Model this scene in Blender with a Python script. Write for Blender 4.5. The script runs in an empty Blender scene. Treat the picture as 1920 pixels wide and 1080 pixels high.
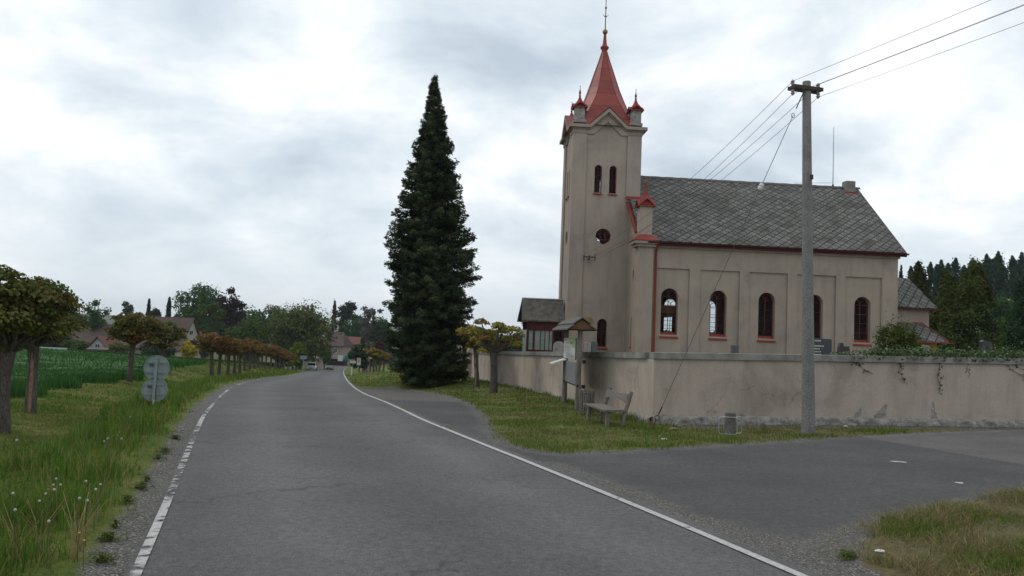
import bpy, math, random
import numpy as np
from mathutils import Vector, Matrix
from mathutils.geometry import tessellate_polygon
RAD = math.radians
random.seed(7)
rng = np.random.default_rng(11)
scene = bpy.context.scene
col = scene.collection

# ------------------------------------------------------------------ camera
FPX = 1500.0; PITCH = math.atan(91.6/1500); ROLL = .0397; EYE = 1.8
cp, sp, cr, sr = math.cos(PITCH), math.sin(PITCH), math.cos(ROLL), math.sin(ROLL)
right = Vector((cr, -sr*sp, sr*cp)); fwd = Vector((0, cp, sp)); up = right.cross(fwd)
cam_d = bpy.data.cameras.new('camera'); cam = bpy.data.objects.new('camera', cam_d); col.objects.link(cam)
cam_d.sensor_width = 36; cam_d.lens = FPX/1920*36; cam_d.clip_start = .05; cam_d.clip_end = 12000
m = Matrix.Identity(4)
for i in range(3):
    m[i][0] = right[i]; m[i][1] = up[i]; m[i][2] = -fwd[i]
m[0][3], m[1][3], m[2][3] = 0, 0, EYE
cam.matrix_world = m
scene.camera = cam

# ------------------------------------------------------------------ world, sun, exposure
SUN_EL, SUN_AZ = RAD(52), RAD(-75)      # azimuth from +Y, negative = left
world = bpy.data.worlds.new('World'); scene.world = world; world.use_nodes = True
nt = world.node_tree; nt.nodes.clear()
def N(t, typ, **kw):
    n = t.nodes.new(typ)
    for k, v in kw.items(): setattr(n, k, v)
    return n
def ramp(t, pts, interp='LINEAR'):
    r = N(t, 'ShaderNodeValToRGB'); r.color_ramp.interpolation = interp
    e = r.color_ramp.elements
    while len(e) > 1: e.remove(e[0])
    e[0].position = pts[0][0]; e[0].color = (*pts[0][1], 1) if not isinstance(pts[0][1], float) else (pts[0][1],)*3+(1,)
    for p, c in pts[1:]:
        q = e.new(p); q.color = (*c, 1) if not isinstance(c, float) else (c, c, c, 1)
    return r
def mth(t, op, a, b=None):
    n = N(t, 'ShaderNodeMath', operation=op)
    for i, v in enumerate((a, b)):
        if v is None: continue
        if isinstance(v, (int, float)): n.inputs[i].default_value = v
        else: t.links.new(v, n.inputs[i])
    return n.outputs[0]
L = nt.links.new
sky = N(nt, 'ShaderNodeTexSky', sky_type='NISHITA', sun_disc=False, sun_elevation=SUN_EL, sun_rotation=SUN_AZ, air_density=1.0, dust_density=1.5)
tc = N(nt, 'ShaderNodeTexCoord'); sepw = N(nt, 'ShaderNodeSeparateXYZ'); L(tc.outputs['Generated'], sepw.inputs[0])
zz = mth(nt, 'ADD', mth(nt, 'MAXIMUM', sepw.outputs[2], 0.0), .36)
comb = N(nt, 'ShaderNodeCombineXYZ'); L(mth(nt, 'DIVIDE', sepw.outputs[0], zz), comb.inputs[0]); L(mth(nt, 'DIVIDE', sepw.outputs[1], zz), comb.inputs[1])
comb.inputs[2].default_value = 6.6
n1 = N(nt, 'ShaderNodeTexNoise'); n1.inputs['Scale'].default_value = 2.6; n1.inputs['Detail'].default_value = 8; n1.inputs['Roughness'].default_value = .56
n1.inputs['Distortion'].default_value = .25
L(comb.outputs[0], n1.inputs['Vector'])
n2 = N(nt, 'ShaderNodeTexNoise'); n2.inputs['Scale'].default_value = 1.1; n2.inputs['Detail'].default_value = 3
mp2 = N(nt, 'ShaderNodeMapping'); mp2.inputs['Location'].default_value = (4.2, 1.1, 0); L(comb.outputs[0], mp2.inputs[0]); L(mp2.outputs[0], n2.inputs['Vector'])
cl = mth(nt, 'ADD', mth(nt, 'MULTIPLY', n1.outputs[0], .62), mth(nt, 'MULTIPLY', n2.outputs[0], .38))
cr_ = ramp(nt, [(.37, (.46, .535, .61)), (.44, (.585, .66, .725)), (.50, (.71, .77, .815)), (.555, (.86, .895, .92)), (.62, (1.06, 1.06, 1.05))])
L(cl, cr_.inputs[0])
# thin haze band towards the horizon, still part of the overcast itself
hz = N(nt, 'ShaderNodeMapRange'); hz.inputs[1].default_value = 0; hz.inputs[2].default_value = .20; hz.inputs[3].default_value = .75; hz.inputs[4].default_value = 0
L(sepw.outputs[2], hz.inputs[0])
mh = N(nt, 'ShaderNodeMix', data_type='RGBA'); L(hz.outputs[0], mh.inputs[0]); L(cr_.outputs[0], mh.inputs[6]); mh.inputs[7].default_value = (.76, .82, .86, 1)
sc_ = N(nt, 'ShaderNodeMix', data_type='RGBA', blend_type='MULTIPLY'); sc_.inputs[0].default_value = 1
L(sky.outputs[0], sc_.inputs[6]); sc_.inputs[7].default_value = (.1, .1, .1, 1)
mx = N(nt, 'ShaderNodeMix', data_type='RGBA'); mx.inputs[0].default_value = .95
L(sc_.outputs[2], mx.inputs[6]); L(mh.outputs[2], mx.inputs[7])
bg = N(nt, 'ShaderNodeBackground'); bg.inputs[1].default_value = 1.12; L(mx.outputs[2], bg.inputs[0])
wo = N(nt, 'ShaderNodeOutputWorld'); L(bg.outputs[0], wo.inputs[0])
sl = bpy.data.lights.new('sun', 'SUN'); sl.energy = .8; sl.angle = RAD(18); sl.color = (1, .96, .9)
so = bpy.data.objects.new('sun', sl); col.objects.link(so)
sd = Vector((math.sin(SUN_AZ)*math.cos(SUN_EL), math.cos(SUN_AZ)*math.cos(SUN_EL), math.sin(SUN_EL)))
so.rotation_euler = sd.to_track_quat('Z', 'Y').to_euler()
scene.view_settings.view_transform = 'Standard'; scene.view_settings.look = 'None'; scene.view_settings.gamma = 1
scene.view_settings.exposure = 0.12
HAZE = .00016
scene.cycles.max_bounces = 6; scene.cycles.transparent_max_bounces = 12

# ------------------------------------------------------------------ measuring helpers
def ray(x, y):
    u = x-960; v = y-540
    u2 = u*cr+v*sr; v2 = -u*sr+v*cr
    return (u2, FPX*cp+v2*sp, FPX*sp-v2*cp)
def at(x, y, D):
    d = ray(x, y); t = D/d[1]; return Vector((d[0]*t, D, EYE+d[2]*t))

# ------------------------------------------------------------------ terrain
def sstep(x, a, b):
    t = np.clip((np.asarray(x, float)-a)/(b-a), 0, 1); return t*t*(3-2*t)
_py = np.array([-60, 8, 12, 16, 20, 24, 28, 139, 150, 160, 175, 190, 199, 400, 700, 9000.])
_pz = np.array([0, 0, -.018, -.072, -.162, -.288, -.45, -5.445, -5.91, -6.28, -6.74, -7.08, -7.25, -9.5, -11, -11])
def prof(y): return np.interp(y, _py, _pz)
RX = ([-20, 0, 6.5, 9.35, 12.45, 17.5, 22.5, 28.9, 36, 43.9, 60, 80, 120, 163, 190, 213, 243, 300], [12.2, 4.8, 2.39, 1.33, .1, -1.74, -3.17, -5.03, -6.75, -8.5, -12, -16.2, -24.6, -33.4, -38.5, -42, -43.5, -40])
LX = ([-20, 0, 5.9, 7.8, 11.4, 16.7, 23, 32, 44, 58, 68, 80, 100, 147, 170, 195, 228, 300], [5.5, -.7, -2.67, -3.29, -4.52, -6.32, -8.25, -11, -14.1, -16.9, -18.6, -21.2, -25.6, -35.6, -40.4, -45.6, -50, -47])
def smooth_curve(c):
    ys = np.linspace(-20, 300, 1281); xs = np.interp(ys, c[0], c[1])
    for _ in range(3):
        k = np.ones(9)/9; xs = np.convolve(np.pad(xs, 4, mode='edge'), k, 'valid')
    return ys, xs
RXs, LXs = smooth_curve(RX), smooth_curve(LX)
def Rx(y): return np.interp(y, *RXs)
def Lx(y): return np.interp(y, *LXs)
PLT = ([-60, 12.7, 20, 28, 45, 56, 71, 81, 97, 111, 139, 160, 199, 400, 700, 9000], [0, 0, -.1, -.28, -.6, -1.0, -1.6, -2.1, -3.05, -3.9, -5.35, -6.2, -7.2, -9.5, -11, -11])
PRT = ([-60, 8, 19.4, 27, 35, 49, 65, 80, 120, 139, 160, 199, 400, 700, 9000], [0, 0, -.19, -.24, -.42, -.85, -1.5, -2.2, -4.3, -5.35, -6.2, -7.2, -9.5, -11, -11])
C4, S4 = math.cos(RAD(4)), math.sin(RAD(4))
CO = Vector((6.003, 38.0, 0))                     # church frame origin
WC = Vector((3.5, 19.4, 0)); WF = Vector((-2.3, 49.5, 0))   # churchyard wall corner and far end
def side_rise(x, y): return .022*np.clip(np.asarray(x, float)-3.5, 0, 60)*(1-sstep(y, 50, 90))
def T0(x, y): return prof(y)+side_rise(x, y)
def hit0(px, py):
    d = ray(px, py); Y = 2.0
    while Y < 500:
        t = Y/d[1]
        if EYE+d[2]*t < float(T0(d[0]*t, Y)): return (d[0]*t, Y)
        Y += .05
    return None
# asphalt of the side road and lay-by, its outline read where the grass ends
edge_px = [(655, 720), (680, 725), (720, 727), (760, 730), (800, 735), (850, 745), (885, 762), (906, 780), (912, 795), (912, 808), (925, 822), (960, 838), (1010, 848), (1060, 853), (1130, 851), (1220, 845), (1320, 838), (1420, 832), (1500, 827), (1600, 820), (1700, 814), (1800, 810), (1919, 806)]
edge_w = [hit0(*p) for p in edge_px]
low_px = [(1919, 918), (1850, 932), (1780, 947), (1710, 962), (1650, 978), (1618, 1000), (1590, 1022), (1575, 1045), (1580, 1062), (1610, 1079)]
low_w = [hit0(*p) for p in low_px]
side_poly = [(float(Rx(y)), y) for y in np.arange(-8, edge_w[0][1], 1.0)] + edge_w + [(40, edge_w[-1][1]+1.6), (40, low_w[0][1]-.5)] + low_w + [(3.6, 5.0), (4.6, 3.0), (6.6, -2), (9.5, -8)]
side_poly = np.array(side_poly)
def poly_sd(P, x, y):
    """signed distance, negative inside"""
    x = np.asarray(x, float).ravel(); y = np.asarray(y, float).ravel()
    out = np.empty(len(x))
    A = P; B = np.roll(P, -1, axis=0)
    for s in range(0, len(x), 20000):
        xx = x[s:s+20000, None]; yy = y[s:s+20000, None]
        dx, dy = (B-A)[:, 0], (B-A)[:, 1]
        t = np.clip(((xx-A[:, 0])*dx+(yy-A[:, 1])*dy)/(dx*dx+dy*dy+1e-12), 0, 1)
        d = np.sqrt(((A[:, 0]+t*dx-xx)**2+(A[:, 1]+t*dy-yy)**2).min(axis=1))
        c = (A[:, 1] > yy) != (B[:, 1] > yy)
        with np.errstate(divide='ignore', invalid='ignore'):
            xi = (B[:, 0]-A[:, 0])*(yy-A[:, 1])/(B[:, 1]-A[:, 1])+A[:, 0]
        ins = (np.where(c, xx < xi, False).sum(axis=1) % 2) == 1
        out[s:s+20000] = np.where(ins, -d, d)
    return out
def wall_u(x, y):    # >0 inside the churchyard
    a = (np.asarray(x)-WC.x)*(-S4)+(np.asarray(y)-WC.y)*C4
    dx, dy = WF.x-WC.x, WF.y-WC.y; l = math.hypot(dx, dy)
    b = (np.asarray(x)-WC.x)*dy/l-(np.asarray(y)-WC.y)*dx/l
    return np.minimum(a, b)
def asph_d(x, y):
    x = np.asarray(x, float); y = np.asarray(y, float); sh = x.shape
    x = x.ravel(); y = y.ravel()
    dm = np.maximum(Lx(y)-x, x-Rx(y))*.95
    near = (y < 40) & (y > -12) & (x > -12) & (x < 45)
    ds = np.full(len(x), 99.)
    if near.any(): ds[near] = poly_sd(side_poly, x[near], y[near])
    return np.minimum(dm, ds).reshape(sh)
def TG(x, y, d=None):
    x = np.asarray(x, float); y = np.asarray(y, float)
    if d is None: d = asph_d(x, y)
    mid = (Lx(y)+Rx(y))/2
    base = prof(y)
    left = base+(np.interp(y, *PLT)-base)*sstep(d, .4, 4.5)+np.clip(.035*np.clip(d-8, 0, 400), 0, 2.2)-.10*np.exp(-((d-2.3)/.9)**2)*(y < 60)
    pr = np.interp(y, *PRT); k = sstep(x, 2, 15)*(1-sstep(y, 160, 400))
    pr = pr*(1-k)+(-.1)*k
    hill = .10*np.clip(x-15, 0, 90)*sstep(y, 55, 120)
    rgt = base+(pr-base)*sstep(d, .1, 3.2)+side_rise(x, y)+hill
    z = np.where(x < mid, left, rgt)
    wu = wall_u(x, y)
    z = z+.55*sstep(wu, .42, .55)*(y < 62)
    z = z-.09*(1-sstep(d, -.3, .0))+.018*sstep(d, .0, .12)
    return z
def onground(px, py, off=0.0):
    d = ray(px, py); Y = 3.0; k = .1
    while Y < 600:
        t = Y/d[1]
        if EYE+d[2]*t < float(TG(d[0]*t, Y)): 
            return Vector((d[0]*t, Y+off, float(TG(d[0]*t, Y+off))))
        Y += k if Y < 60 else .5
    return None
def g(x, y): return float(TG(x, y))

# ------------------------------------------------------------------ object helpers
def tag(o, label=None, cat=None, group=None, kind=None):
    if label: o['label'] = label
    if cat: o['category'] = cat
    if group: o['group'] = group
    if kind: o['kind'] = kind
    return o
def thing(name, label, cat, loc=(0, 0, 0), rz=0, group=None):
    o = bpy.data.objects.new(name, None); col.objects.link(o); o.location = loc; o.rotation_euler = (0, 0, rz)
    o.empty_display_size = .2
    return tag(o, label, cat, group)
def link(name, me, mat, parent=None, smooth=False):
    o = bpy.data.objects.new(name, me); col.objects.link(o)
    for m_ in (mat if isinstance(mat, (list, tuple)) else [mat]): me.materials.append(m_)
    if parent: o.parent = parent
    if smooth: me.polygons.foreach_set('use_smooth', [True]*len(me.polygons))
    return o
def dup(o, loc=None, rz=None, scale=None, label=None, group=None, parent=None):
    c = o.copy(); col.objects.link(c)
    if parent: c.parent = parent
    for ch in [x for x in col.objects if x.parent == o]: dup(ch, parent=c)
    if loc is not None: c.location = loc
    if rz is not None: c.rotation_euler = (0, 0, rz)
    if scale is not None: c.scale = scale
    if label: c['label'] = label
    if group: c['group'] = group
    return c
class MB:
    def __init__(s): s.v = []; s.f = []; s.mi = []; s.uv = []
    def add(s, vs, fs, mi=0, xf=None):
        b = len(s.v)
        for p in vs:
            p = Vector(p)
            if xf is not None: p = xf @ p if isinstance(xf, Matrix) else Vector(xf(p))
            s.v.append(tuple(p))
        for f in fs: s.f.append([b+i for i in f]); s.mi.append(mi)
        return s
    def box(s, x0, x1, y0, y1, z0, z1, mi=0, xf=None, skip=''):
        v = [(x0, y0, z0), (x1, y0, z0), (x1, y1, z0), (x0, y1, z0), (x0, y0, z1), (x1, y0, z1), (x1, y1, z1), (x0, y1, z1)]
        f = {'b': (0, 3, 2, 1), 't': (4, 5, 6, 7), 'f': (0, 1, 5, 4), 'r': (1, 2, 6, 5), 'k': (2, 3, 7, 6), 'l': (3, 0, 4, 7)}
        return s.add(v, [q for k, q in f.items() if k not in skip], mi, xf)
    def ring(s, path, rad, n=10, mi=0, cap=True, closed=False, xf=None):
        path = [Vector(p) for p in path]; m_ = len(path)
        if not hasattr(rad, '__len__'): rad = [rad]*m_
        vs = []; ref = None
        for i, p in enumerate(path):
            a = path[(i-1) % m_] if (i > 0 or closed) else p; b = path[(i+1) % m_] if (i < m_-1 or closed) else p
            t = (b-a).normalized() if (b-a).length > 1e-9 else Vector((0, 0, 1))
            if ref is None: ref = Vector((1, 0, 0)) if abs(t.x) < .8 else Vector((0, 1, 0))
            x = (ref-t*ref.dot(t)).normalized(); y = t.cross(x); ref = x
            for k in range(n):
                an = 2*math.pi*k/n; vs.append(p+(x*math.cos(an)+y*math.sin(an))*rad[i])
        fs = []
        for i in range(m_ if closed else m_-1):
            j = (i+1) % m_
            for k in range(n): fs.append((i*n+k, i*n+(k+1) % n, j*n+(k+1) % n, j*n+k))
        if cap and not closed: fs.append(tuple(range(n))[::-1]); fs.append(tuple((m_-1)*n+k for k in range(n)))
        return s.add(vs, fs, mi, xf)
    def lathe(s, prof_, n=16, c=(0, 0, 0), mi=0, xf=None, rot=0):
        vs = []; fs = []
        for r, z in prof_:
            for k in range(n):
                an = 2*math.pi*k/n+rot; vs.append((c[0]+r*math.cos(an), c[1]+r*math.sin(an), c[2]+z))
        for i in range(len(prof_)-1):
            for k in range(n): fs.append((i*n+k, i*n+(k+1) % n, (i+1)*n+(k+1) % n, (i+1)*n+k))
        if prof_[0][0] > 1e-4: fs.append(tuple(range(n))[::-1])
        if prof_[-1][0] > 1e-4: fs.append(tuple((len(prof_)-1)*n+k for k in range(n)))
        return s.add(vs, fs, mi, xf)
    def plate(s, outline, holes, th, fn, mi=0, back=True, sides=True):
        """outline/holes: 2D loops; fn(a,b,depth)->3D"""
        loops = [outline]+holes
        flat = [p for l in loops for p in l]
        tris = tessellate_polygon([[Vector((p[0], p[1], 0)) for p in l] for l in loops])
        n = len(flat)
        vs = [fn(p[0], p[1], 0) for p in flat]+[fn(p[0], p[1], th) for p in flat]
        fs = []
        n3 = Vector(fn(0, 0, 0)); out = Vector(fn(0, 0, -1))-n3
        for t in tris:
            a, b, c = (Vector(vs[i]) for i in t)
            if (b-a).cross(c-a).dot(out) < 0: t = (t[0], t[2], t[1])
            fs.append(tuple(t))
            if back: fs.append(tuple(i+n for i in t)[::-1])
        if sides:
            o = 0
            for l in loops:
                for i in range(len(l)):
                    a = o+i; b = o+(i+1) % len(l); fs.append((a, b, b+n, a+n))
                o += len(l)
        return s.add(vs, fs, mi)
    def build(s, name, mat, parent=None, smooth=False, recalc=True, bevel=0, uvfn=None):
        me = bpy.data.meshes.new(name); me.from_pydata(s.v, [], s.f)
        if any(s.mi): me.polygons.foreach_set('material_index', s.mi)
        if uvfn:
            uv = me.uv_layers.new(name='UVMap')
            for p in me.polygons:
                for li in p.loop_indices: uv.data[li].uv = uvfn(me.vertices[me.loops[li].vertex_index].co)
        if recalc:
            import bmesh
            bm = bmesh.new(); bm.from_mesh(me); bmesh.ops.recalc_face_normals(bm, faces=bm.faces); bm.to_mesh(me); bm.free()
        o = link(name, me, mat, parent, smooth)
        if bevel:
            b = o.modifiers.new('bevel', 'BEVEL'); b.width = bevel; b.segments = 2; b.limit_method = 'ANGLE'
        if smooth and len(s.f) < 4000:
            me.polygons.foreach_set('use_smooth', [True]*len(me.polygons))
            try: me.set_sharp_from_angle(angle=RAD(40))
            except Exception: pass
        return o
def npmesh(name, V, F, C=None, mat=None, parent=None, smooth=False, attrs=None):
    me = bpy.data.meshes.new(name); V = np.asarray(V, np.float32); F = np.asarray(F, np.int32); k = F.shape[1]
    me.vertices.add(len(V)); me.vertices.foreach_set('co', V.ravel())
    me.loops.add(F.size); me.loops.foreach_set('vertex_index', F.ravel())
    me.polygons.add(len(F)); me.polygons.foreach_set('loop_start', np.arange(0, F.size, k, dtype=np.int32))
    me.update(calc_edges=True)
    if C is not None:
        a = me.color_attributes.new(name='Col', type='FLOAT_COLOR', domain='POINT')
        a.data.foreach_set('color', np.hstack([np.asarray(C, np.float32), np.ones((len(V), 1), np.float32)]).ravel())
    for n_, arr in (attrs or {}).items():
        a = me.attributes.new(name=n_, type='FLOAT', domain='POINT'); a.data.foreach_set('value', np.asarray(arr, np.float32).ravel())
    me.validate()
    return link(name, me, mat, parent, smooth)
def arch(x0, x1, z0, z1, n=12):
    r = (x1-x0)/2; c = (x0+x1)/2; zc = z1-r
    return [(x0, z0), (x1, z0)]+[(c+r*math.cos(math.pi*k/n), zc+r*math.sin(math.pi*k/n)) for k in range(n+1)]

# ------------------------------------------------------------------ materials
def newmat(name):
    m_ = bpy.data.materials.new(name); m_.use_nodes = True; t = m_.node_tree; t.nodes.clear()
    o = N(t, 'ShaderNodeOutputMaterial'); b = N(t, 'ShaderNodeBsdfPrincipled'); t.links.new(b.outputs[0], o.inputs[0])
    b.inputs['Specular IOR Level'].default_value = .25
    return m_, t, b, o
def noise(t, vec, scale, detail=4, rough=.55, dist=0):
    n = N(t, 'ShaderNodeTexNoise'); n.inputs['Scale'].default_value = scale; n.inputs['Detail'].default_value = detail
    n.inputs['Roughness'].default_value = rough; n.inputs['Distortion'].default_value = dist
    if vec is not None: t.links.new(vec, n.inputs['Vector'])
    return n.outputs[0]
def mixc(t, f, a, b, blend='MIX'):
    n = N(t, 'ShaderNodeMix', data_type='RGBA', blend_type=blend)
    for i, v in ((0, f), (6, a), (7, b)):
        if isinstance(v, (int, float)): n.inputs[i].default_value = v
        elif isinstance(v, tuple): n.inputs[i].default_value = (*v, 1)
        else: t.links.new(v, n.inputs[i])
    return n.outputs[2]
def bump(t, b, h, strength=.3, dist=.02):
    n = N(t, 'ShaderNodeBump'); n.inputs['Strength'].default_value = strength; n.inputs['Distance'].default_value = dist
    t.links.new(h, n.inputs['Height']); t.links.new(n.outputs[0], b.inputs['Normal'])
def objco(t): return N(t, 'ShaderNodeTexCoord').outputs['Object']
def simple(name, c, c2=None, scale=8, rough=.7, bumps=0, metal=0, fine=60, spec=.25, finea=.12, stretch=None):
    m_, t, b, o = newmat(name); v = objco(t)
    if stretch:
        mp = N(t, 'ShaderNodeMapping'); mp.inputs['Scale'].default_value = stretch; t.links.new(v, mp.inputs[0]); v = mp.outputs[0]
    c2 = c2 or tuple(x*.72 for x in c)
    r = ramp(t, [(.35, c), (.68, c2)]); t.links.new(noise(t, v, scale, 5), r.inputs[0])
    f = noise(t, v, fine, 3)
    r2 = ramp(t, [(.3, 1-finea*2), (.7, 1.0+finea)]); t.links.new(f, r2.inputs[0])
    t.links.new(mixc(t, 1.0, r.outputs[0], r2.outputs[0], 'MULTIPLY'), b.inputs['Base Color'])
    b.inputs['Roughness'].default_value = rough; b.inputs['Metallic'].default_value = metal; b.inputs['Specular IOR Level'].default_value = spec
    if bumps: bump(t, b, f, bumps, .01)
    return m_
def colmat(name, rough=.6, trans=0.0, spec=.2):
    m_, t, b, o = newmat(name); a = N(t, 'ShaderNodeAttribute', attribute_name='Col')
    t.links.new(a.outputs['Color'], b.inputs['Base Color']); b.inputs['Roughness'].default_value = rough; b.inputs['Specular IOR Level'].default_value = spec
    if trans:
        tr = N(t, 'ShaderNodeBsdfTranslucent'); t.links.new(a.outputs['Color'], tr.inputs[0])
        ms = N(t, 'ShaderNodeMixShader'); ms.inputs[0].default_value = trans
        t.links.new(b.outputs[0], ms.inputs[1]); t.links.new(tr.outputs[0], ms.inputs[2]); t.links.new(ms.outputs[0], o.inputs[0])
    return m_
def plaster(name, c, stain, grain=90, streak=.35, patch=None):
    m_, t, b, o = newmat(name); v = objco(t)
    big = noise(t, v, .7, 6, .62, .5); r = ramp(t, [(.38, c), (.52, tuple(x*.93 for x in c)), (.68, stain)]); t.links.new(big, r.inputs[0])
    mp = N(t, 'ShaderNodeMapping'); mp.inputs['Scale'].default_value = (2.4, 2.4, .35); t.links.new(v, mp.inputs[0])
    st = noise(t, mp.outputs[0], 1.6, 5, .65); rs = ramp(t, [(.45, 1.0), (.75, 1-streak)]); t.links.new(st, rs.inputs[0])
    cc = mixc(t, 1.0, r.outputs[0], rs.outputs[0], 'MULTIPLY')
    gr = noise(t, v, grain, 2, .7); rg = ramp(t, [(.3, .80), (.7, 1.12)]); t.links.new(gr, rg.inputs[0])
    cc = mixc(t, 1.0, cc, rg.outputs[0], 'MULTIPLY')
    if patch:
        # hairline cracks
        vo = N(t, 'ShaderNodeTexVoronoi', feature='DISTANCE_TO_EDGE'); vo.inputs['Scale'].default_value = .8
        wv = N(t, 'ShaderNodeVectorMath', operation='ADD'); nn = N(t, 'ShaderNodeTexNoise'); nn.inputs['Scale'].default_value = 2.5; nn.inputs['Detail'].default_value = 5
        t.links.new(v, nn.inputs['Vector']); sc2 = N(t, 'ShaderNodeVectorMath', operation='SCALE'); sc2.inputs['Scale'].default_value = .8
        t.links.new(nn.outputs['Color'], sc2.inputs[0]); t.links.new(v, wv.inputs[0]); t.links.new(sc2.outputs[0], wv.inputs[1]); t.links.new(wv.outputs[0], vo.inputs['Vector'])
        gate = ramp(t, [(.52, 0.0), (.60, 1.0)]); t.links.new(noise(t, v, .9, 2), gate.inputs[0])
        cr2 = ramp(t, [(0.0, 1.0), (.012, 0.0)]); t.links.new(vo.outputs['Distance'], cr2.inputs[0])
        f = mth(t, 'MULTIPLY', mth(t, 'MULTIPLY', cr2.outputs[0], gate.outputs[0]), .55)
        cc = mixc(t, f, cc, (.10, .09, .08))
    t.links.new(cc, b.inputs['Base Color']); b.inputs['Roughness'].default_value = .9; b.inputs['Specular IOR Level'].default_value = .15
    bump(t, b, gr, .35, .01)
    return m_
M = {}
M['plaster'] = plaster('grey_beige_roughcast', (.35, .292, .242), (.272, .228, .19), 70, .15)
M['trim'] = plaster('smooth_plaster_trim', (.33, .272, .226), (.25, .212, .18), 120, .25)
M['yard'] = plaster('pinkish_wall_plaster', (.42, .35, .295), (.285, .24, .203), 60, .20, patch=True)
M['coping'] = simple('weathered_concrete_coping', (.27, .265, .245), (.15, .145, .13), 3, .9, .4, fine=70, finea=.2)
M['concrete'] = simple('grey_pole_concrete', (.215, .21, .2), (.16, .157, .15), 3, .9, .6, fine=55, finea=.28)
M['stone'] = simple('rough_stone', (.34, .325, .295), (.17, .16, .14), 7, .9, .9, fine=40, finea=.25)
M['redmetal'] = simple('painted_red_sheet_metal', (.25, .038, .027), (.17, .029, .022), 3, .5, 0, fine=30, finea=.1)
M['darkred'] = simple('dark_red_painted_wood', (.085, .014, .016), (.055, .01, .012), 4, .6, 0)
M['redframe'] = simple('red_window_frame_paint', (.17, .028, .027), (.11, .02, .02), 6, .6)
M['wood'] = simple('weathered_grey_wood', (.20, .18, .155), (.105, .09, .075), 5, .85, .5, fine=40, finea=.25, stretch=(4, 4, .5))
M['brownwood'] = simple('brown_wood', (.14, .075, .035), (.08, .045, .022), 5, .8, .3)
M['frosted'] = simple('frosted_greenish_glass', (.24, .29, .25), (.16, .20, .17), 3, .35, spec=.5)
M['casegrey'] = simple('lilac_grey_display_case', (.20, .20, .215), (.16, .16, .175), 3, .5)
M['darkstone'] = simple('dark_weathered_stone', (.16, .15, .135), (.09, .085, .075), 8, .9, .8, fine=45, finea=.3)
M['porchroof'] = simple('old_bitumen_slate', (.135, .125, .105), (.07, .066, .058), 3.5, .9, .5, fine=22, finea=.35)
M['darkwood'] = simple('dark_stained_wood', (.03, .022, .018), (.02, .015, .012), 5, .8)
M['shingle'] = simple('grey_wooden_shingle', (.15, .145, .135), (.085, .08, .072), 6, .9, .5, fine=35, finea=.25)
M['metal'] = simple('galvanised_metal', (.42, .43, .44), (.30, .31, .32), 12, .42, 0, .75)
M['signback'] = simple('grey_sign_back', (.27, .32, .325), (.21, .255, .26), 9, .55, 0, .3)
M['darkmetal'] = simple('rusty_dark_iron', (.05, .045, .042), (.08, .05, .035), 10, .7, 0, .4)
M['white'] = simple('white_paint', (.62, .62, .60), (.5, .5, .48), 4, .5)
M['carwhite'] = simple('white_car_lacquer', (.55, .60, .66), (.5, .55, .6), 2, .25, 0, spec=.5, finea=.02)
M['black'] = simple('black_rubber', (.02, .02, .022), (.03, .03, .03), 8, .6)
M['granite_dark'] = simple('polished_black_granite', (.018, .018, .02), (.03, .03, .032), 40, .35, 0, spec=.5)
M['granite'] = simple('speckled_green_granite', (.11, .13, .125), (.06, .075, .07), 60, .6)
M['granite_grey'] = simple('grey_granite', (.065, .07, .075), (.045, .05, .055), 30, .5)
M['brass'] = simple('tarnished_gilt_ball', (.28, .20, .08), (.18, .13, .06), 8, .45, 0, .6)
M['porcelain'] = simple('brown_grey_porcelain', (.16, .15, .14), (.32, .32, .32), 25, .3, spec=.5)
M['cable'] = simple('dark_cable', (.06, .062, .065), (.09, .09, .09), 8, .6)
M['bark'] = simple('grey_bark', (.105, .09, .075), (.055, .047, .04), 9, .95, .8, fine=45, finea=.3, stretch=(1.5, 1.5, .4))
M['barewood'] = simple('bare_split_wood', (.25, .155, .095), (.14, .10, .07), 9, .9, .3)
M['roofred'] = simple('old_red_tiles', (.20, .075, .06), (.13, .055, .05), 2, .8, .2, fine=14, finea=.3)
M['roofbrown'] = simple('brown_tiles', (.105, .07, .06), (.075, .052, .045), 2, .8, .2, fine=14, finea=.3)
M['cream'] = simple('cream_render', (.48, .43, .36), (.40, .36, .30), 1, .9)
M['mint'] = simple('pale_green_render', (.42, .47, .42), (.37, .42, .37), 1, .9)
M['beige'] = simple('beige_render', (.33, .27, .21), (.25, .205, .165), .6, .9)
M['pink'] = simple('pink_render', (.34, .20, .17), (.27, .16, .14), .6, .9)
M['yellowwall'] = simple('ochre_render', (.42, .27, .055), (.34, .21, .045), 1, .9)
M['window_dark'] = simple('dark_window_glass', (.03, .035, .04), (.05, .055, .06), 2, .2, spec=.6)
M['container'] = simple('green_container_plastic', (.01, .16, .12), (.01, .12, .09), 2, .5)
M['interior'] = simple('limewashed_interior', (.22, .20, .18), (.17, .155, .14), 1, .9)
M['signblue'] = simple('grey_blue_sign', (.17, .25, .30), (.14, .2, .24), 3, .5)
M['leaf'] = colmat('leaf_colours', .7, .25, .06)
M['needle'] = colmat('needle_colours', .75, .08, .05)
M['grass'] = colmat('grass_blade_colours', .7, .3, .05)
M['poster'] = colmat('printed_poster', .4)
M['dandelion'] = simple('dandelion_seed_head', (.42, .42, .39), (.30, .30, .28), 60, .95)
M['dandelion_yellow'] = simple('dandelion_yellow', (.60, .42, .02), (.5, .34, .02), 60, .8)
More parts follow.
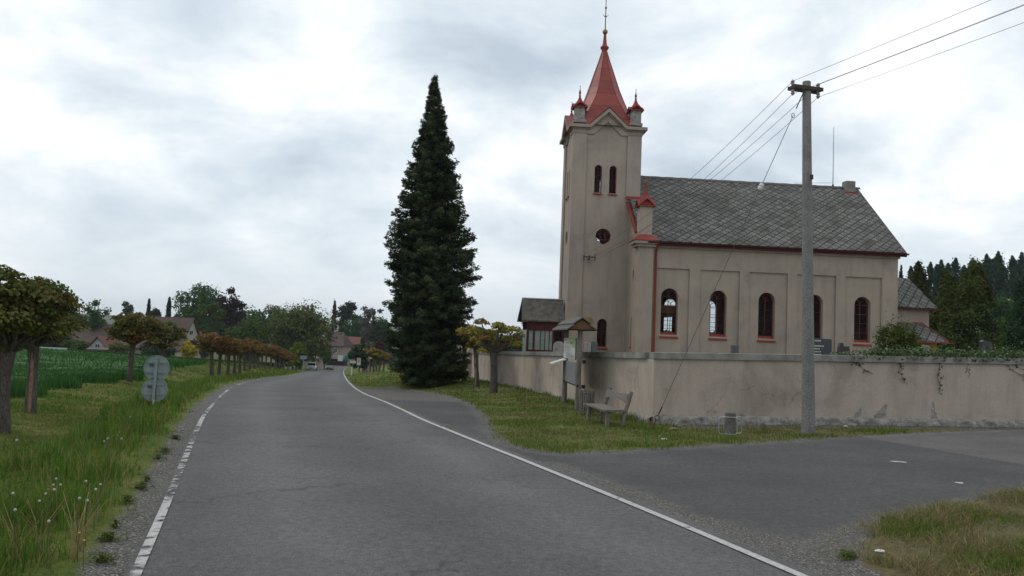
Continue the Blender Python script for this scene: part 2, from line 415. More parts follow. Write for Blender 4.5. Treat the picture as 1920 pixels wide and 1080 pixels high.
def glass():
    m_, t, b, o = newmat('thin_window_glass')
    tr = N(t, 'ShaderNodeBsdfTransparent'); tr.inputs[0].default_value = (.82, .85, .86, 1)
    gl = N(t, 'ShaderNodeBsdfGlossy'); gl.inputs[1].default_value = .04
    lw = N(t, 'ShaderNodeLayerWeight'); lw.inputs[0].default_value = .12
    ms = N(t, 'ShaderNodeMixShader'); t.links.new(mth(t, 'MULTIPLY', lw.outputs['Fresnel'], .8), ms.inputs[0]); t.links.new(tr.outputs[0], ms.inputs[1]); t.links.new(gl.outputs[0], ms.inputs[2])
    t.links.new(ms.outputs[0], o.inputs[0]); return m_
M['glass'] = glass()
def slate():
    m_, t, b, o = newmat('diamond_fibre_slate')
    uv = N(t, 'ShaderNodeUVMap').outputs[0]; sp_ = N(t, 'ShaderNodeSeparateXYZ'); t.links.new(uv, sp_.inputs[0])
    nz = noise(t, uv, 2.5, 3); wob = mth(t, 'MULTIPLY', mth(t, 'SUBTRACT', nz, .5), .06)
    a = mth(t, 'ADD', mth(t, 'ADD', mth(t, 'MULTIPLY', sp_.outputs[0], 2.1), mth(t, 'MULTIPLY', sp_.outputs[1], 1.6)), wob)
    c = mth(t, 'SUBTRACT', mth(t, 'MULTIPLY', sp_.outputs[1], 1.6), mth(t, 'MULTIPLY', sp_.outputs[0], 2.1))
    fa = mth(t, 'FRACT', a); fc = mth(t, 'FRACT', c)
    e = mth(t, 'MINIMUM', fa, fc)               # lower edges of each diamond, coloured dark as overlap shadow lines
    le = ramp(t, [(.0, 0.0), (.09, .0), (.17, 1.0)]); t.links.new(e, le.inputs[0])
    wn = N(t, 'ShaderNodeTexWhiteNoise', noise_dimensions='2D'); cm = N(t, 'ShaderNodeCombineXYZ')
    t.links.new(mth(t, 'FLOOR', a), cm.inputs[0]); t.links.new(mth(t, 'FLOOR', c), cm.inputs[1]); t.links.new(cm.outputs[0], wn.inputs['Vector'])
    rt = ramp(t, [(0, (.048, .045, .042)), (1, (.112, .107, .10))]); t.links.new(wn.outputs['Value'], rt.inputs[0])
    lic = ramp(t, [(.48, 0.0), (.62, 1.0)]); t.links.new(noise(t, uv, 12, 6, .8), lic.inputs[0])
    big = ramp(t, [(.36, .35), (.58, .95)]); t.links.new(noise(t, uv, .55, 3), big.inputs[0])
    cc = mixc(t, mth(t, 'MULTIPLY', lic.outputs[0], big.outputs[0]), rt.outputs[0], (.34, .335, .305))
    mos = ramp(t, [(.50, 0.0), (.62, .75)]); t.links.new(noise(t, uv, 1.1, 5, .6), mos.inputs[0])
    cc = mixc(t, mos.outputs[0], cc, (.062, .058, .045))
    cc = mixc(t, le.outputs[0], (.014, .014, .014), cc)
    t.links.new(cc, b.inputs['Base Color']); b.inputs['Roughness'].default_value = .8; b.inputs['Specular IOR Level'].default_value = .2
    hgt = mth(t, 'ADD', mth(t, 'MULTIPLY', mth(t, 'MINIMUM', mth(t, 'SUBTRACT', 1.0, fa), mth(t, 'SUBTRACT', 1.0, fc)), .6), le.outputs[0])
    bump(t, b, hgt, .35, .015); return m_
M['slate'] = slate()
def seamred():
    m_, t, b, o = newmat('red_sheet_metal_spire'); v = objco(t); s_ = N(t, 'ShaderNodeSeparateXYZ'); t.links.new(v, s_.inputs[0])
    f = mth(t, 'FRACT', mth(t, 'MULTIPLY', s_.outputs[2], 1.35)); e = ramp(t, [(0, 0.0), (.05, 1.0), (.95, 1.0), (1, 0.0)]); t.links.new(f, e.inputs[0])
    wn = N(t, 'ShaderNodeTexWhiteNoise', noise_dimensions='1D'); t.links.new(mth(t, 'FLOOR', mth(t, 'MULTIPLY', s_.outputs[2], 1.35)), wn.inputs['W'])
    r = ramp(t, [(0, (.195, .032, .024)), (1, (.26, .044, .032))]); t.links.new(wn.outputs['Value'], r.inputs[0])
    f2 = ramp(t, [(.35, .85), (.7, 1.1)]); t.links.new(noise(t, v, 2.2, 4), f2.inputs[0])
    cc = mixc(t, 1.0, mixc(t, e.outputs[0], (.10, .018, .018), r.outputs[0]), f2.outputs[0], 'MULTIPLY')
    t.links.new(cc, b.inputs['Base Color']); b.inputs['Roughness'].default_value = .45; b.inputs['Specular IOR Level'].default_value = .35
    bump(t, b, e.outputs[0], .4, .01); return m_
M['spire'] = seamred()
def asphalt(name, c1, c2, gravel=False, tracks=False):
    m_, t, b, o = newmat(name); v = N(t, 'ShaderNodeNewGeometry').outputs['Position']
    r = ramp(t, [(.35, c1), (.65, c2)]); t.links.new(noise(t, v, .45, 5, .6), r.inputs[0])
    fine = noise(t, v, 75, 3, .75); rf = ramp(t, [(.32, .62), (.5, 1.0), (.68, 1.42)]); t.links.new(fine, rf.inputs[0])
    cc = mixc(t, 1.0, r.outputs[0], rf.outputs[0], 'MULTIPLY')
    mid = ramp(t, [(.38, .82), (.62, 1.18)]); t.links.new(noise(t, v, 14, 6, .75), mid.inputs[0]); cc = mixc(t, 1.0, cc, mid.outputs[0], 'MULTIPLY')
    if tracks:
        a = N(t, 'ShaderNodeAttribute', attribute_name='lane'); rt = ramp(t, [(0, .94), (.08, .90), (.24, 1.13), (.38, .93), (.5, .86), (.62, .96), (.76, 1.12), (.90, .95), (1, 1.0)])
        wob = mth(t, 'ADD', a.outputs['Fac'], mth(t, 'MULTIPLY', mth(t, 'SUBTRACT', noise(t, v, .35, 3), .5), .25)); t.links.new(wob, rt.inputs[0]); cc = mixc(t, 1.0, cc, rt.outputs[0], 'MULTIPLY')
        nn = N(t, 'ShaderNodeTexNoise'); nn.inputs['Scale'].default_value = 1.6; nn.inputs['Detail'].default_value = 6; t.links.new(v, nn.inputs['Vector'])
        s3 = N(t, 'ShaderNodeVectorMath', operation='SCALE'); s3.inputs['Scale'].default_value = 1.4; t.links.new(nn.outputs['Color'], s3.inputs[0]); a3 = N(t, 'ShaderNodeVectorMath', operation='ADD'); t.links.new(v, a3.inputs[0]); t.links.new(s3.outputs[0], a3.inputs[1])
        vo = N(t, 'ShaderNodeTexVoronoi', feature='DISTANCE_TO_EDGE'); vo.inputs['Scale'].default_value = .28; t.links.new(a3.outputs[0], vo.inputs['Vector'])
        ck = ramp(t, [(0, 1.0), (.010, 0.0)]); t.links.new(vo.outputs['Distance'], ck.inputs[0]); gt = ramp(t, [(.46, 0.0), (.54, 1.0)]); t.links.new(noise(t, v, .3, 2), gt.inputs[0])
        cc = mixc(t, mth(t, 'MULTIPLY', mth(t, 'MULTIPLY', ck.outputs[0], gt.outputs[0]), .6), cc, (.035, .035, .036))
        spk = ramp(t, [(.72, 0.0), (.78, 1.0)]); t.links.new(noise(t, v, 30, 2, .5), spk.inputs[0]); cc = mixc(t, mth(t, 'MULTIPLY', spk.outputs[0], .35), cc, (.25, .245, .235))
    if gravel:
        a = N(t, 'ShaderNodeAttribute', attribute_name='gravel')
        vo = N(t, 'ShaderNodeTexVoronoi'); vo.inputs['Scale'].default_value = 85; t.links.new(v, vo.inputs['Vector'])
        sb = N(t, 'ShaderNodeSeparateColor'); t.links.new(vo.outputs['Color'], sb.inputs[0])
        rg = ramp(t, [(.0, (.045, .042, .038)), (.5, (.088, .083, .076)), (.85, (.125, .118, .106)), (1, (.26, .245, .22))]); t.links.new(sb.outputs[0], rg.inputs[0])
        gm = ramp(t, [(.45, 0.0), (.6, 1.0)]); t.links.new(mth(t, 'ADD', mth(t, 'MULTIPLY', noise(t, v, 2.2, 5, .7), .55), mth(t, 'MULTIPLY', a.outputs['Fac'], .5)), gm.inputs[0])
        cc = mixc(t, gm.outputs[0], cc, rg.outputs[0])
    if gravel:
        pa = N(t, 'ShaderNodeAttribute', attribute_name='pale'); pm = ramp(t, [(.42, 0.0), (.55, 1.0)]); t.links.new(mth(t, 'ADD', mth(t, 'MULTIPLY', noise(t, v, 1.5, 4), .3), mth(t, 'MULTIPLY', pa.outputs['Fac'], .7)), pm.inputs[0])
        cc = mixc(t, pm.outputs[0], cc, mixc(t, 1.0, cc, (1.45, 1.42, 1.38), 'MULTIPLY'))
    t.links.new(cc, b.inputs['Base Color']); b.inputs['Roughness'].default_value = .9; b.inputs['Specular IOR Level'].default_value = .12
    bump(t, b, fine, .5, .006); return m_
M['road'] = asphalt('worn_grey_asphalt', (.110, .108, .108), (.090, .089, .090), tracks=True)
M['sideroad'] = asphalt('dark_side_asphalt', (.062, .059, .060), (.082, .079, .079), gravel=True)
def marking(name, thr):
    m_, t, b, o = newmat(name); v = N(t, 'ShaderNodeNewGeometry').outputs['Position']
    w = N(t, 'ShaderNodeAttribute', attribute_name='wear')
    f = ramp(t, [(thr-.05, 0.0), (thr+.05, 1.0)]); t.links.new(mth(t, 'ADD', mth(t, 'MULTIPLY', noise(t, v, 5, 6, .75), .8), mth(t, 'MULTIPLY', w.outputs['Fac'], .5)), f.inputs[0])
    fi = ramp(t, [(.3, (.26, .255, .24)), (.6, (.44, .43, .41))]); t.links.new(noise(t, v, 40, 3), fi.inputs[0]); t.links.new(fi.outputs[0], b.inputs['Base Color'])
    b.inputs['Roughness'].default_value = .8
    tr = N(t, 'ShaderNodeBsdfTransparent'); ms = N(t, 'ShaderNodeMixShader'); t.links.new(f.outputs[0], ms.inputs[0]); t.links.new(b.outputs[0], ms.inputs[1]); t.links.new(tr.outputs[0], ms.inputs[2]); t.links.new(ms.outputs[0], o.inputs[0])
    return m_
M['line'] = marking('white_road_paint', .66); M['oldline'] = marking('worn_white_road_paint', .60)
def groundmat():
    m_, t, b, o = newmat('grassy_earth'); v = N(t, 'ShaderNodeNewGeometry').outputs['Position']
    r = ramp(t, [(.3, (.095, .115, .024)), (.45, (.07, .10, .02)), (.6, (.13, .135, .035)), (.75, (.15, .13, .06))]); t.links.new(noise(t, v, .8, 6, .65), r.inputs[0])
    f = ramp(t, [(.3, .55), (.7, 1.35)]); t.links.new(noise(t, v, 22, 4, .75), f.inputs[0])
    cc = mixc(t, 1.0, r.outputs[0], f.outputs[0], 'MULTIPLY')
    cr3 = N(t, 'ShaderNodeAttribute', attribute_name='crop'); far = ramp(t, [(.35, (.022, .066, .018)), (.65, (.032, .082, .02))]); t.links.new(noise(t, v, .25, 4), far.inputs[0])
    cc = mixc(t, cr3.outputs['Fac'], cc, far.outputs[0])
    dry = N(t, 'ShaderNodeAttribute', attribute_name='dry'); cc = mixc(t, dry.outputs['Fac'], cc, mixc(t, 1.0, (.13, .105, .06), f.outputs[0], 'MULTIPLY'))
    a = N(t, 'ShaderNodeAttribute', attribute_name='gravel')
    vo = N(t, 'ShaderNodeTexVoronoi'); vo.inputs['Scale'].default_value = 70; t.links.new(v, vo.inputs['Vector'])
    sb = N(t, 'ShaderNodeSeparateColor'); t.links.new(vo.outputs['Color'], sb.inputs[0])
    rg = ramp(t, [(.0, (.05, .047, .043)), (.5, (.11, .105, .095)), (.9, (.17, .16, .145)), (1, (.30, .29, .27))]); t.links.new(sb.outputs[0], rg.inputs[0])
    gm = ramp(t, [(.46, 0.0), (.58, 1.0)]); t.links.new(mth(t, 'ADD', mth(t, 'MULTIPLY', noise(t, v, 2.6, 6, .7), .5), mth(t, 'MULTIPLY', a.outputs['Fac'], .55)), gm.inputs[0])
    cc = mixc(t, gm.outputs[0], cc, rg.outputs[0])
    t.links.new(cc, b.inputs['Base Color']); b.inputs['Roughness'].default_value = .95; b.inputs['Specular IOR Level'].default_value = .1
    bump(t, b, noise(t, v, 30, 4, .8), .8, .03); return m_
M['ground'] = groundmat()
# ================================================================== GROUND AND ROADS
crop_px = [(0, 752), (74, 740), (125, 728), (176, 719), (239, 716), (306, 694), (370, 684), (430, 680)]
crop_w = [onground(*p) for p in crop_px]
_cy = [-20]+[p.y for p in crop_w]+[112]; _cx = [crop_w[0].x-2.5]+[p.x for p in crop_w]+[-33]
def crop_mask(x, y): return (x < np.interp(y, _cy, _cx)+.35*np.sin(y*1.7)) & (y < 108)
def ground_attrs(x, y, d):
    mid = (Lx(y)+Rx(y))/2; left = x < mid
    gv = np.where(left, np.clip(1.10-np.clip(d, 0, 9)/.52, 0, 1), np.clip(1.0-np.clip(d, 0, 9)/.28, 0, 1))
    gv = np.where(y > 60, gv*.5, gv)
    a = (x-WC.x)*(-S4)+(y-WC.y)*C4      # strip of rubble in front of the churchyard wall
    gv = np.where((a > -.75) & (a < .1) & (x > 4.2) & (~left), np.maximum(gv, .55+.4*np.clip((a+.7)/.5, 0, 1)), gv)
    cr_ = np.where(crop_mask(x, y), 1., 0.); cr_ = np.where((y > 100) & left, .5, cr_)
    cr_ = np.where((y > 60) & (x > 20), .75, cr_)
    dry = np.where((~left) & (y < 11) & (x > 2), .92, 0.); dry = np.where((~left) & (y >= 11) & (y < 40), .3+.45*sstep(x, 3.2, 4.5), dry)
    return gv, cr_, dry
ys = list(np.arange(-14, 46, .22)); s = .25
while ys[-1] < 9000: ys.append(ys[-1]+s); s *= 1.045
ys = np.array(ys)
xb = list(np.arange(-14, 16.01, .2)); s = .25
while xb[-1] < 75: xb.append(xb[-1]+s); s *= 1.12
xl = [-14]; s = .25
while xl[-1] > -75: xl.append(xl[-1]-s); s *= 1.12
xb = np.array(xl[1:][::-1]+xb)
k = np.maximum(1, ys/25)
GX = xb[None, :]*k[:, None]; GY = np.repeat(ys[:, None], len(xb), 1)
GD = asph_d(GX, GY); GZ = TG(GX, GY, GD)
h1 = rng.normal(0, 1, GX.shape)*.012
GZ = GZ+np.where(GD > .15, h1, 0)
ny, nx = GX.shape
idx = np.arange(ny*nx).reshape(ny, nx)
Fq = np.stack([idx[:-1, :-1], idx[:-1, 1:], idx[1:, 1:], idx[1:, :-1]], -1).reshape(-1, 4)
gv, cr_a, dry = ground_attrs(GX.ravel(), GY.ravel(), GD.ravel())
go = npmesh('ground', np.stack([GX.ravel(), GY.ravel(), GZ.ravel()], 1), Fq, None, M['ground'], smooth=True, attrs={'gravel': gv, 'crop': cr_a, 'dry': dry}); tag(go, kind='structure')

# main road: rows across the carriageway
ry = np.concatenate([np.arange(-12, 60, .4), np.arange(60, 246, 1.2)])
tt = np.linspace(0, 1, 17)
lx, rx = Lx(ry)-.04, Rx(ry)+.16
RXg = lx[:, None]+(rx-lx)[:, None]*tt[None]; RYg = np.repeat(ry[:, None], 17, 1)
RZg = T0(RXg, RYg)+.012*np.sin(np.pi*tt)[None]+.006
ii = np.arange(RXg.size).reshape(RXg.shape)
rf = np.stack([ii[:-1, :-1], ii[:-1, 1:], ii[1:, 1:], ii[1:, :-1]], -1).reshape(-1, 4)
o = npmesh('road', np.stack([RXg.ravel(), RYg.ravel(), RZg.ravel()], 1), rf, None, M['road'], smooth=True, attrs={'lane': np.tile(tt, len(ry))}); tag(o, kind='structure')
# side road and lay-by: fine grid cut to its outline
cs = .16
xs_ = np.arange(-7, 40.2, cs); ys_ = np.arange(-8, 26, cs); SX, SY = np.meshgrid(xs_, ys_)
sdv = poly_sd(side_poly, SX.ravel(), SY.ravel()).reshape(SX.shape)
cc_ = (sdv[:-1, :-1]+sdv[1:, 1:]+sdv[1:, :-1]+sdv[:-1, 1:])/4 < .12
ii = np.arange(SX.size).reshape(SX.shape)
sf = np.stack([ii[:-1, :-1], ii[:-1, 1:], ii[1:, 1:], ii[1:, :-1]], -1)[cc_]
used = np.unique(sf); remap = -np.ones(SX.size, int); remap[used] = np.arange(len(used))
X1, Y1 = SX.ravel()[used], SY.ravel()[used]
dmain = X1-Rx(Y1)
grv = np.clip(.95-dmain/1.1, 0, 1)*(Y1 < 12)+np.clip(1-np.hypot(X1-3.6, Y1-6.8)/2.2, 0, 1)*.75+np.clip(1-np.abs(sdv.ravel()[used])/.5, 0, 1)*.7
pa_, pb_ = hit0(1690, 832), hit0(1919, 872)
pale = np.clip(((pb_[0]-pa_[0])*(Y1-pa_[1])-(pb_[1]-pa_[1])*(X1-pa_[0]))/math.hypot(pb_[0]-pa_[0], pb_[1]-pa_[1])/.25+.5, 0, 1)*(X1 > pa_[0]-.5)
nsx = .03*np.sin(X1*9+Y1*5)
o = npmesh('side_road', np.stack([X1, Y1, T0(X1, Y1)+.001], 1), remap[sf].reshape(-1, 4), None, M['sideroad'], smooth=True, attrs={'gravel': np.clip(grv, 0, 1), 'pale': pale}); tag(o, kind='structure')
def strip(name, edge, o0, o1, y0, y1, mat, wear, dz=.012):
    yy = np.arange(y0, y1, .35); x0 = edge(yy)
    V = []; W = []
    for i, y in enumerate(yy):
        for a in (o0, o1):
            xx = x0[i]+a; V.append((xx, y, float(T0(xx, y))+dz+.006)); W.append(wear(y))
    F = [(2*i, 2*i+1, 2*i+3, 2*i+2) for i in range(len(yy)-1)]
    o = npmesh(name, V, F, None, mat, attrs={'wear': W}); return tag(o, kind='structure')
strip('right_edge_marking', Rx, -.10, .0, -6, 240, M['line'], lambda y: .26+.08*math.sin(y*.9) if y < 30 else .34)
strip('left_edge_marking', Lx, .0, (.085), -6, 60, M['oldline'], lambda y: .375+.15*math.sin(y*1.1)*math.sin(y*.47+1)+.002*y)
strip('left_edge_marking', Lx, .0, .16, 60, 200, M['oldline'], lambda y: .45)
# flattened white paint fleck remains on the side road
for px, py, w in ((1680, 867, .14), (1693, 867.5, .09), (1799, 907, .08)):
    p = hit0(px, py); mb = MB()
    for q in range(1):
        cx_ = p[0]+q*w*1.6; ring = [(cx_+w*.7*math.cos(a)*(1+.25*math.sin(3*a+q)), p[1]+.05*math.sin(a), float(T0(cx_, p[1]))+.01) for a in np.linspace(0, 6.28, 11)[:-1]]
        mb.add(ring, [tuple(range(10))])
    tag(mb.build('paint_fleck', M['white']), kind='structure')

# ================================================================== CHURCH
church = thing('church', 'grey-beige plastered village church with red spire and slate roof behind the wall', 'church', CO, RAD(4))
cx = -1.2
# ---- nave
def fnf(a, b, d): return (a, .06+d, b)          # front wall, depth to +v
def fno(a, b, d): return (a, -.03+d*1.5, b)
wc = [1.55, 3.935, 6.32, 8.70, 11.09]
wins = [arch(c-.41, c+.41, 2.2, 4.42) for c in wc]
mb = MB()
mb.plate([(0, -1), (12.75, -1), (12.75, 6.55), (0, 6.55)], wins, .42, fnf)
rec = [[(a, 1.0), (b, 1.0), (b, 5.37), (a, 5.37)] for a, b in ((.9, 2.47), (3.0, 4.93), (5.4, 7.3), (7.78, 9.7), (10.18, 12.0))]
mb.plate([(.66, -1), (12.78, -1), (12.78, 6.33), (.66, 6.33)], rec, .0595, fno, back=False)
mb.plate([(0, -1), (12.75, -1), (12.75, 6.55), (0, 6.55)], wins, .42, lambda a, b, d: (a, 8.94-d, b))
sl_ = arch(1.2, 1.42, 1.55, 3.0, 8); ov = [(1.15+.16*math.cos(t), 5.05+.28*math.sin(t)) for t in np.linspace(0, 2*math.pi, 13)[:-1]]
mb.plate([(.48, -1), (8.52, -1), (8.52, 6.85), (4.5, 10.25), (.48, 6.85)], [sl_, ov], .4, lambda a, b, d: (d, a, b))
mb.plate([(.48, -1), (8.52, -1), (8.52, 6.85), (4.5, 10.25), (.48, 6.85)], [], .4, lambda a, b, d: (12.75-d, a, b))
mb.box(-.06, .66, -.13, .5, -1, 6.33); mb.box(-.06, .66, 8.5, 9.13, -1, 6.33)
mb.box(12.06, 12.80, -.045, -.001, -1, 6.33)
nave = mb.build('nave_wall', M['plaster'], church)
mb = MB(); mb.box(.665, 12.86, -.14, 0, 6.33, 6.44); mb.box(.665, 12.9, -.24, 0, 6.443, 6.56)
mb.box(-.2, .75, -.28, .64, 6.33, 6.46); mb.box(-.34, .84, -.42, .74, 6.463, 6.6)
mb.build('cornice', M['trim'], church)
mb = MB(); mb.box(-.38, .88, -.46, .8, 6.603, 6.64)
mb.add([(-.36, -.44, 6.64), (.86, -.44, 6.64), (.86, .78, 6.64), (-.36, .78, 6.64), (-.03, -.06, 6.93), (.62, -.06, 6.93), (.62, .6, 6.93), (-.03, .6, 6.93)], [(0, 1, 5, 4), (1, 2, 6, 5), (2, 3, 7, 6), (3, 0, 4, 7), (4, 5, 6, 7)])
mb.build('roof_flashing', M['redmetal'], church)
# raking red coping on the west gable and flashing against the tower
sl1 = (10.62-6.72)/4.8
for sgn in (0, 1):
    mb = MB()
    pts = [(-.3, .05), (2.74, .05)]
    f_ = (lambda v: v) if sgn == 0 else (lambda v: 9-v)
    A = [(-.14, f_(.5), 7.0+.16), (.03, f_(.5), 7.0+.16), (.03, f_(2.74), 7.0+.16+2.24*sl1), (-.14, f_(2.74), 7.0+.16+2.24*sl1)]
    B_ = [(x, y, z-.12) for x, y, z in A]
    mb.add(A+B_, [(0, 1, 2, 3), (4, 7, 6, 5), (0, 4, 5, 1), (1, 5, 6, 2), (2, 6, 7, 3), (3, 7, 4, 0)]); mb.build('gable_coping', M['redmetal'], church)
mb = MB(); mb.box(-.16, .62, 2.60, 2.745, 9.06, 9.22)
mb.build('tower_flashing', M['redmetal'], church)
mb = MB()
e0, r0 = (-.34, 6.62), (4.5, 10.68)
mb.add([(.035, e0[0], e0[1]), (13.08, e0[0], e0[1]), (13.05, r0[0], r0[1]), (.035, r0[0], r0[1])], [(0, 1, 2, 3)])
mb.add([(.035, 9-e0[0], e0[1]), (13.08, 9-e0[0], e0[1]), (13.05, r0[0], r0[1]), (.035, r0[0], r0[1])], [(3, 2, 1, 0)])
mb.add([(.035, e0[0], e0[1]-.09), (13.08, e0[0], e0[1]-.09), (13.05, r0[0], r0[1]-.1), (.035, r0[0], r0[1]-.1)], [(3, 2, 1, 0)])
mb.add([(.035, 9-e0[0], e0[1]-.09), (13.08, 9-e0[0], e0[1]-.09), (13.05, r0[0], r0[1]-.1), (.035, r0[0], r0[1]-.1)], [(0, 1, 2, 3)])
mb.add([(13.08, e0[0], e0[1]), (13.08, e0[0], e0[1]-.09), (13.05, r0[0], r0[1]-.1), (13.05, r0[0], r0[1])], [(0, 1, 2, 3)])
mb.add([(13.08, 9-e0[0], e0[1]), (13.08, 9-e0[0], e0[1]-.09), (13.05, r0[0], r0[1]-.1), (13.05, r0[0], r0[1])], [(3, 2, 1, 0)])
# ridge tiles
for i in range(32):
    a = .35+i*.4; mb.add([(a, r0[0]-.14, r0[1]-.09), (a+.42, r0[0]-.14, r0[1]-.09), (a+.42, r0[0], r0[1]+.045+.01*(i % 2)), (a, r0[0], r0[1]+.045+.01*(i % 2)), (a+.42, r0[0]+.14, r0[1]-.09), (a, r0[0]+.14, r0[1]-.09)], [(0, 1, 2, 3), (3, 2, 4, 5)])
def roofuv(c): return (c.x, (c.z-6.6)*1.5+(0 if c.y < 4.5 else 3.3))
roof = mb.build('nave_roof', M['slate'], church, recalc=False, uvfn=roofuv)
mb = MB(); mb.box(12.22, 12.74, 4.12, 4.6, 10.3, 10.98); mb.build('chimney', M['coping'], roof)
mb = MB(); mb.box(12.14, 12.84, 4.02, 4.45, 10.25, 10.38); mb.build('chimney_flashing', M['redmetal'], roof)
mb = MB(); mb.ring([(11.66, 4.5, 10.6), (11.66, 4.5, 14.0)], [.022, .012], 6); mb.ring([(9.5, 4.5, 10.78), (11.66, 4.5, 10.9)], .008, 4); mb.lathe([(.05, 0), (.06, .05), (.02, .12)], 8, (11.66, 4.5, 10.72)); mb.build('lightning_rod', M['darkmetal'], roof)
mb = MB(); 
vs = []; 
for u in (.3, 13.12):
    for kk in range(7):
        a = math.pi+math.pi*kk/6; vs.append((u, -.42+.075*math.cos(a), 6.57+.075*math.sin(a)))
mb.add(vs, [(k_, k_+1, k_+8, k_+7) for k_ in range(6)]); mb.box(.7, 13.08, -.35, -.25, 6.42, 6.53)
mb.build('gutter', M['darkred'], church, recalc=False)
mb = MB(); mb.ring([(.82, -.42, 6.5), (.80, -.25, 6.36), (.79, -.12, 6.1), (.79, -.12, 0)], .055, 10); 
for z in (5.6, 4.2, 2.8, 1.6): mb.ring([(.79, -.12, z), (.79, -.12, z+.05)], .066, 10)
mb.build('downpipe', M['redmetal'], church, smooth=True)
# ---- windows
def bar(mb, a, b, w, xf):     # bar of square section between 2D points
    ax, az = a; bx, bz = b; dx, dz = bx-ax, bz-az; l = math.hypot(dx, dz); nx_, nz_ = -dz/l*w/2, dx/l*w/2
    P_ = [(ax+nx_, az+nz_), (bx+nx_, bz+nz_), (bx-nx_, bz-nz_), (ax-nx_, az-nz_)]
    mb.add([xf(p[0], p[1], 0) for p in P_]+[xf(p[0], p[1], .045) for p in P_], [(0, 1, 2, 3), (4, 7, 6, 5), (0, 4, 5, 1), (1, 5, 6, 2), (2, 6, 7, 3), (3, 7, 4, 0)])
def window(x0, x1, z0, z1, xf, sill=True, rows=4, parent=church, tracery=True, paneback=False):
    mb = MB(); out = arch(x0, x1, z0, z1, 14); W = x1-x0; c = (x0+x1)/2; fw = .045 if W > .6 else .028
    inn = arch(x0+fw, x1-fw, z0+fw, z1-fw, 14); mb.plate(out, [inn], .06, xf)
    zc = z1-W/2; top = zc+.02; st = (top-z0)/(rows+.0)
    bar(mb, (c, z0), (c, top+.08 if tracery else z1), .026 if W > .6 else .018, lambda a, b, d: xf(a, b, d+.007))
    for i in range(1, rows+1): bar(mb, (x0+.02, z0+st*i), (x1-.02, z0+st*i), .022 if W > .6 else .015, lambda a, b, d: xf(a, b, d+.004))
    if tracery:
        r = W/4-.01
        for q in (-1, 1):
            pts = [(c+q*r+r*math.cos(t), top+.02+r*math.sin(t)) for t in np.linspace(0, math.pi, 9)]
            for p, q2 in zip(pts, pts[1:]): bar(mb, p, q2, .02, lambda a, b, d: xf(a, b, d+.010))
        rq = .10 if W > .6 else .05; pts = [(c+rq*math.cos(t), z1-W*.2+rq*math.sin(t)) for t in np.linspace(0, 2*math.pi, 11)]
        for p, q2 in zip(pts, pts[1:]): bar(mb, p, q2, .016, lambda a, b, d: xf(a, b, d+.013))
    w = mb.build('window', M['redframe'], parent)
    g_ = MB(); g_.add([xf(p[0], p[1], .03) for p in out], [tuple(range(len(out)))]); g_.build('pane', M['glass'], w)
    if sill:
        s_ = MB(); P3 = lambda a, b, d: xf(a, b, d)
        dd_ = .13 if W > .6 else .06; q = [(x0-.005, z0+dd_, .0), (x1+.005, z0+dd_, .0), (x1+.05, z0-dd_, -.30), (x0-.05, z0-dd_, -.30)]
        vv = [P3(*p) for p in q]+[P3(p[0], p[1]-.035, p[2]) for p in q]
        s_.add(vv, [(0, 1, 2, 3), (4, 7, 6, 5), (0, 4, 5, 1), (1, 5, 6, 2), (2, 6, 7, 3), (3, 7, 4, 0)]); s_.build('sill', M['redmetal'], w)
    return w
for c in wc:
    window(c-.41, c+.41, 2.2, 4.42, lambda a, b, d: (a, .30+d, b))
    window(c-.41, c+.41, 2.2, 4.42, lambda a, b, d: (a, 8.66-d, b), sill=False)
mb = MB(); mb.box(.5, 12.3, .5, 8.5, -.2, .6); mb.box(.5, 12.3, .5, 8.5, 6.2, 6.3); mb.build('nave_interior', M['interior'], church)
mb = MB(); mb.box(.5, 3.1, .55, 8.45, 3.22, 3.36); mb.box(3.0, 3.12, .55, 8.45, 3.36, 3.75); mb.box(.45, 3.05, .62, .74, 3.32, 3.62)
for v in (1.7, 4.5, 7.3): mb.ring([(3.0, v, .6), (3.0, v, 3.22)], .09, 8)
mb.build('organ_gallery', M['brownwood'], church)
# ---- tower, half sunk in the nave gable
TU0, TV0, TS = -2.95, 2.75, 3.5
def tface_out(kf):
    f_ = tface(kf); return lambda a, b, d: f_(a, b, -.035+d*(.0845/.0495))
def tface(kf):
    # 0 south(front) 1 west 2 north 3 east ; (a along, b up, d inwards)
    if kf == 0: return lambda a, b, d: (TU0+a, TV0+d, b)
    if kf == 1: return lambda a, b, d: (TU0+d, TV0+TS-a, b)
    if kf == 2: return lambda a, b, d: (TU0+TS-a, TV0+TS-d, b)
    return lambda a, b, d: (TU0+TS-d, TV0+a, b)
mb = MB(); mc = MB()
OUT = [(0, -1), (3.5, -1), (3.5, 12.66), (2.72, 12.66), (1.75, 13.55), (.78, 12.66), (0, 12.66)]
octl = [(1.70+.40*math.cos(t), 7.12+.40*math.sin(t)) for t in np.linspace(0, 2*math.pi, 25)[:-1]]
W1, W2 = arch(1.15, 1.53, 9.35, 10.8), arch(1.92, 2.30, 9.35, 10.8)
WL = arch(1.54, 2.05, 1.45, 2.9)
